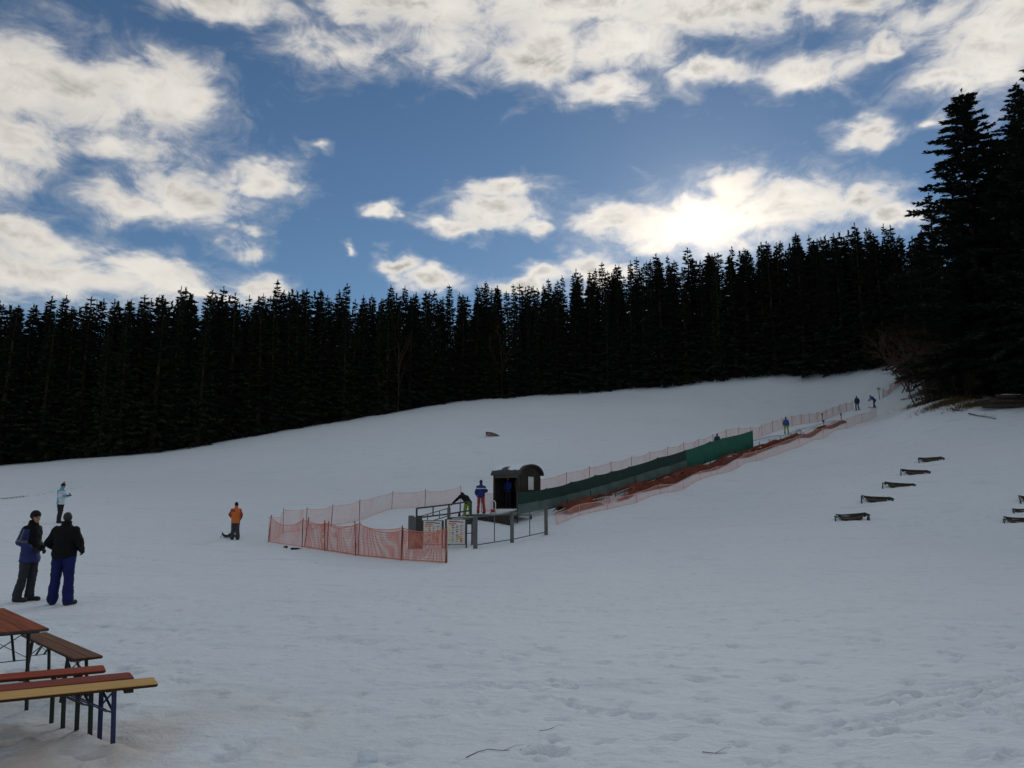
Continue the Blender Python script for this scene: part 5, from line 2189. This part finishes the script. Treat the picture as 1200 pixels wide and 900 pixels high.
def ramp_box():
    p = gp(577, 511)
    e = empty('wooden_ramp', p, R(4))
    tag(e, 'small brown wedge-shaped wooden ramp lying alone on the upper slope', 'ramp')
    m_face = mat('reddish_board', (.13, .075, .060), .85, .3, 5, .3, 30)
    L, h = 1.35, .36
    for k in range(3):
        z0, z1 = k * h / 3, (k + 1) * h / 3 - .012
        x1 = -L / 2 + L * (1 - .20 * k)
        pts = [Vector((-L / 2, 0, z0)), Vector((x1, 0, z0)), Vector((x1 - .2 * L, 0, z1)), Vector((-L / 2, 0, z1))]
        MB().loft([[q + Vector((0, y, 0)) for q in pts] for y in (-.36, -.33)]).build('side_board', m_face, e)
    n = 6
    for k in range(n):
        a = Vector((-L / 2 + L * k / n, 0, h * (1 - (k / n) ** 2.2) + .01))
        b = Vector((-L / 2 + L * (k + 1) / n - .015, 0, h * (1 - ((k + 1) / n) ** 2.2) + .01))
        MB().bar(a, b, .74, .03, side=(0, 0, 1)).build('deck_board', M['wood_dark'], e)


ramp_box()


def log_barrier(u, v, wpx, label, seed, tall=1.0, group='half buried trestles on the right slope'):
    """a sagging dark plank bed between two bent pipe ends, half sunk in the snow"""
    p = gp(u, v)
    uu, vv, dep = proj(p)
    w = wpx * dep / FPX
    rg = random.Random(seed)
    p.z -= rg.uniform(0, .07)
    e = empty('buried_trestle', p, R(rg.uniform(-11, 11)))
    e.rotation_euler.y = R(rg.uniform(-3.5, 3.5))
    tag(e, label, 'trestle', group)
    n = 5
    tl = rg.uniform(-.05, .05)
    for k in range(n):
        x0, x1 = -w * (.24 + .04 * k + rg.uniform(-.02, .02)), w * (.20 + .05 * k + rg.uniform(-.02, .02))
        rings = []
        for i in range(9):
            t = i / 8
            x = x0 + (x1 - x0) * t
            z = -.03 + .078 * k - .05 * math.sin(math.pi * t) + tl * x
            y = .06 * k
            hgt = .072 + .012 * math.sin(7 * t + k)
            rings.append([Vector((x, y - .06, z)), Vector((x, y + .06, z)), Vector((x, y + .06, z + hgt)), Vector((x, y - .06, z + hgt))])
        MB().loft(rings).build('slat', M['wood_dark'] if k != 2 else M['wood_mid'], e)
    le, re_ = rg.uniform(.02, .10), rg.uniform(.0, .05)
    MB().tube([(-w * .50, -.05, -.15), (-w * .49, 0, .10 + le), (-w * .47, .10, .20 + le), (-w * .42, .20, .20 + le), (-w * .36, .24, .17)], .035, 7).build('bent_end', M['steel_dark'], e, smooth=True)
    MB().tube([(w * .40, -.02, -.12), (w * .43, .02, .08 + re_), (w * .47, .10, .20 + re_), (w * .44, .18, .24 + re_), (w * .36, .24, .20)], .07, 7).build('bent_end', M['steel_dark'], e, smooth=True)
    # snow drifted up behind and over the edge
    sn = MB()
    ellipsoid(sn, (0, .50, .02), w * .50, .30, .20)
    sn.build('snow_drift', M['snow_cap'], e, smooth=True)
    return e


for k, (u, v, w, lb) in enumerate([
    (1000, 610.5, 43, 'half buried dark trestle lowest in the row of five'), (1029, 588.5, 40, 'half buried dark trestle second from the bottom of the row of five'),
    (1054, 571, 38, 'half buried dark trestle in the middle of the row of five'), (1073.5, 556, 35, 'half buried dark trestle fourth up in the row of five'), (1092.5, 541, 33, 'half buried dark trestle topmost in the row of five'),
    (1197, 612, 40, 'deeply buried dark trestle lowest in the short row of three'), (1207, 600, 38, 'nearly covered trestle in the middle of the short row of three'), (1212, 588, 36, 'deeply buried trestle topmost in the short row of three')]):
    t = log_barrier(u, v, w, lb, 60 + k, group='half buried trestles on the right slope')
    if k >= 5:
        t.location.z -= .06 if k != 6 else .14


def log_pile():
    p = gp(1178, 482)
    e0 = p
    rg = random.Random(4)
    names = ['bottom log nearest the slope', 'bottom log in the middle', 'bottom log at the back', 'upper log resting in front', 'upper log resting behind', 'top log with snow']
    for k, (dy, dz, L, dx) in enumerate([(0, .16, 5.5, 1.2), (.36, .17, 6.0, 1.6), (.72, .18, 5.2, 1.0), (.18, .46, 5.0, 1.5), (.54, .47, 4.8, 1.9), (.36, .76, 4.4, 2.0)]):
        x, y = p.x + dx, p.y + dy + .4
        e = empty('felled_log', (x, y, gz(x, y) + dz), R(rg.uniform(-3, 3)))
        tag(e, 'dark felled log in the pile by the wood: ' + names[k], 'log', 'felled logs piled by the wood')
        r = rg.uniform(.15, .19)
        pts = [(-L / 2 + L * i / 6, rg.uniform(-.03, .03), rg.uniform(-.02, .02)) for i in range(7)]
        MB().tube(pts, [r * rg.uniform(.92, 1.06) for _ in range(7)], 10).build('bark', M['bark'], e, smooth=True)
        if k == 5:
            MB().tube([(q[0] * .8, q[1] + .0, q[2] + r * .72) for q in pts], [.03] + [.07] * 5 + [.03], 8).build('snow_cover', M['snow_cap'], e, smooth=True)


log_pile()


def grass_mound():
    rg = np.random.default_rng(17)
    A, B, C = [], [], []
    cs = [(gp(1098, 469), 4200, 2.6, 1.3), (gp(1120, 473), 2600, 2.4, 1.0), (gp(1150, 477), 1500, 2.2, .8), (gp(1084, 462), 900, 1.4, 1.0)]
    for c, n, rx, ry in cs:
        x = c.x + rg.normal(0, rx * .5, n)
        y = c.y + .8 + rg.normal(0, ry * .5, n)
        z = np.array([gz(a, b) for a, b in zip(x, y)])
        h = rg.uniform(.15, .55, n)
        a = rg.uniform(0, 6.28, n)
        p = np.stack([x, y, z - .03], 1)
        tip = p + np.stack([np.cos(a) * h * .9, np.sin(a) * h * .9 - .12, h * .8], 1)
        w = np.stack([-np.sin(a), np.cos(a), np.zeros(n)], 1) * .018
        A.append(p - w); B.append(p + w); C.append(tip)
    for (u0, v0, u1, v1, n) in [(0, 585, 26, 582.5, 55), (8, 584.2, 30, 581.5, 60), (40, 580.5, 48, 579.5, 16), (58, 577, 63, 576, 8), (82, 573, 88, 572, 6)]:
        a_, b_ = ground(u0, v0), ground(u1, v1)
        tt = rg.random(n)
        x = a_.x + (b_.x - a_.x) * tt + rg.normal(0, .12, n)
        y = a_.y + (b_.y - a_.y) * tt + rg.normal(0, .25, n)
        z = np.array([gz(p_, q_) for p_, q_ in zip(x, y)])
        h = rg.uniform(.04, .14, n)
        a = rg.uniform(0, 6.28, n)
        p = np.stack([x, y, z - .01], 1)
        tip = p + np.stack([np.cos(a) * h, np.sin(a) * h, h * .8], 1)
        w = np.stack([-np.sin(a), np.cos(a), np.zeros(n)], 1) * .02
        A.append(p - w); B.append(p + w); C.append(tip)
    A, B, C = [np.concatenate(q) for q in (A, B, C)]
    V_ = np.stack([A, B, C], 1).reshape(-1, 3)
    o = obj_from('dry_grass', np_mesh('dry_grass', V_, np.arange(len(V_)).reshape(-1, 3)), M['dry_grass'])
    tag(o, 'dry brown grass lying on the bank at the wood corner', 'grass', kind='stuff')


grass_mound()


def fallen_branch(u0, v0, u1, v1, label, r=.05, seed=0):
    a, b = gp(u0, v0), gp(u1, v1)
    e = empty('fallen_branch', a)
    tag(e, label, 'branch', 'fallen branches by the wood')
    rg = random.Random(seed)
    d = b - a
    pts = [d * t + Vector((0, rg.uniform(-.1, .1), .05 + .10 * rg.random())) for t in (0, .3, .6, 1)]
    MB().tube(pts, [r, r * .8, r * .6, r * .3], 6).build('limb', M['twig'], e)
    tw = MB()
    for k in range(14):
        t = rg.uniform(.15, 1)
        o = d * t + Vector((0, 0, .08))
        tw.tube([o, o + Vector((rg.uniform(-.6, .6), rg.uniform(-.5, .4), rg.uniform(.05, .35)))], [r * .3, r * .12], 3)
    tw.build('twigs', M['twig'], e)['kind'] = 'stuff'


fallen_branch(1115, 480, 1128, 483, 'short fallen branch on the snow below the brown grass', seed=1)
fallen_branch(1136, 486, 1168, 492, 'long fallen branch on the snow before the log pile', seed=2)
fallen_branch(1055, 470, 1075, 466, 'thin fallen branch beside the tattered net', seed=3)
fallen_branch(1060, 436, 1078, 428, 'fallen branch at the foot of the brown brush', seed=4)
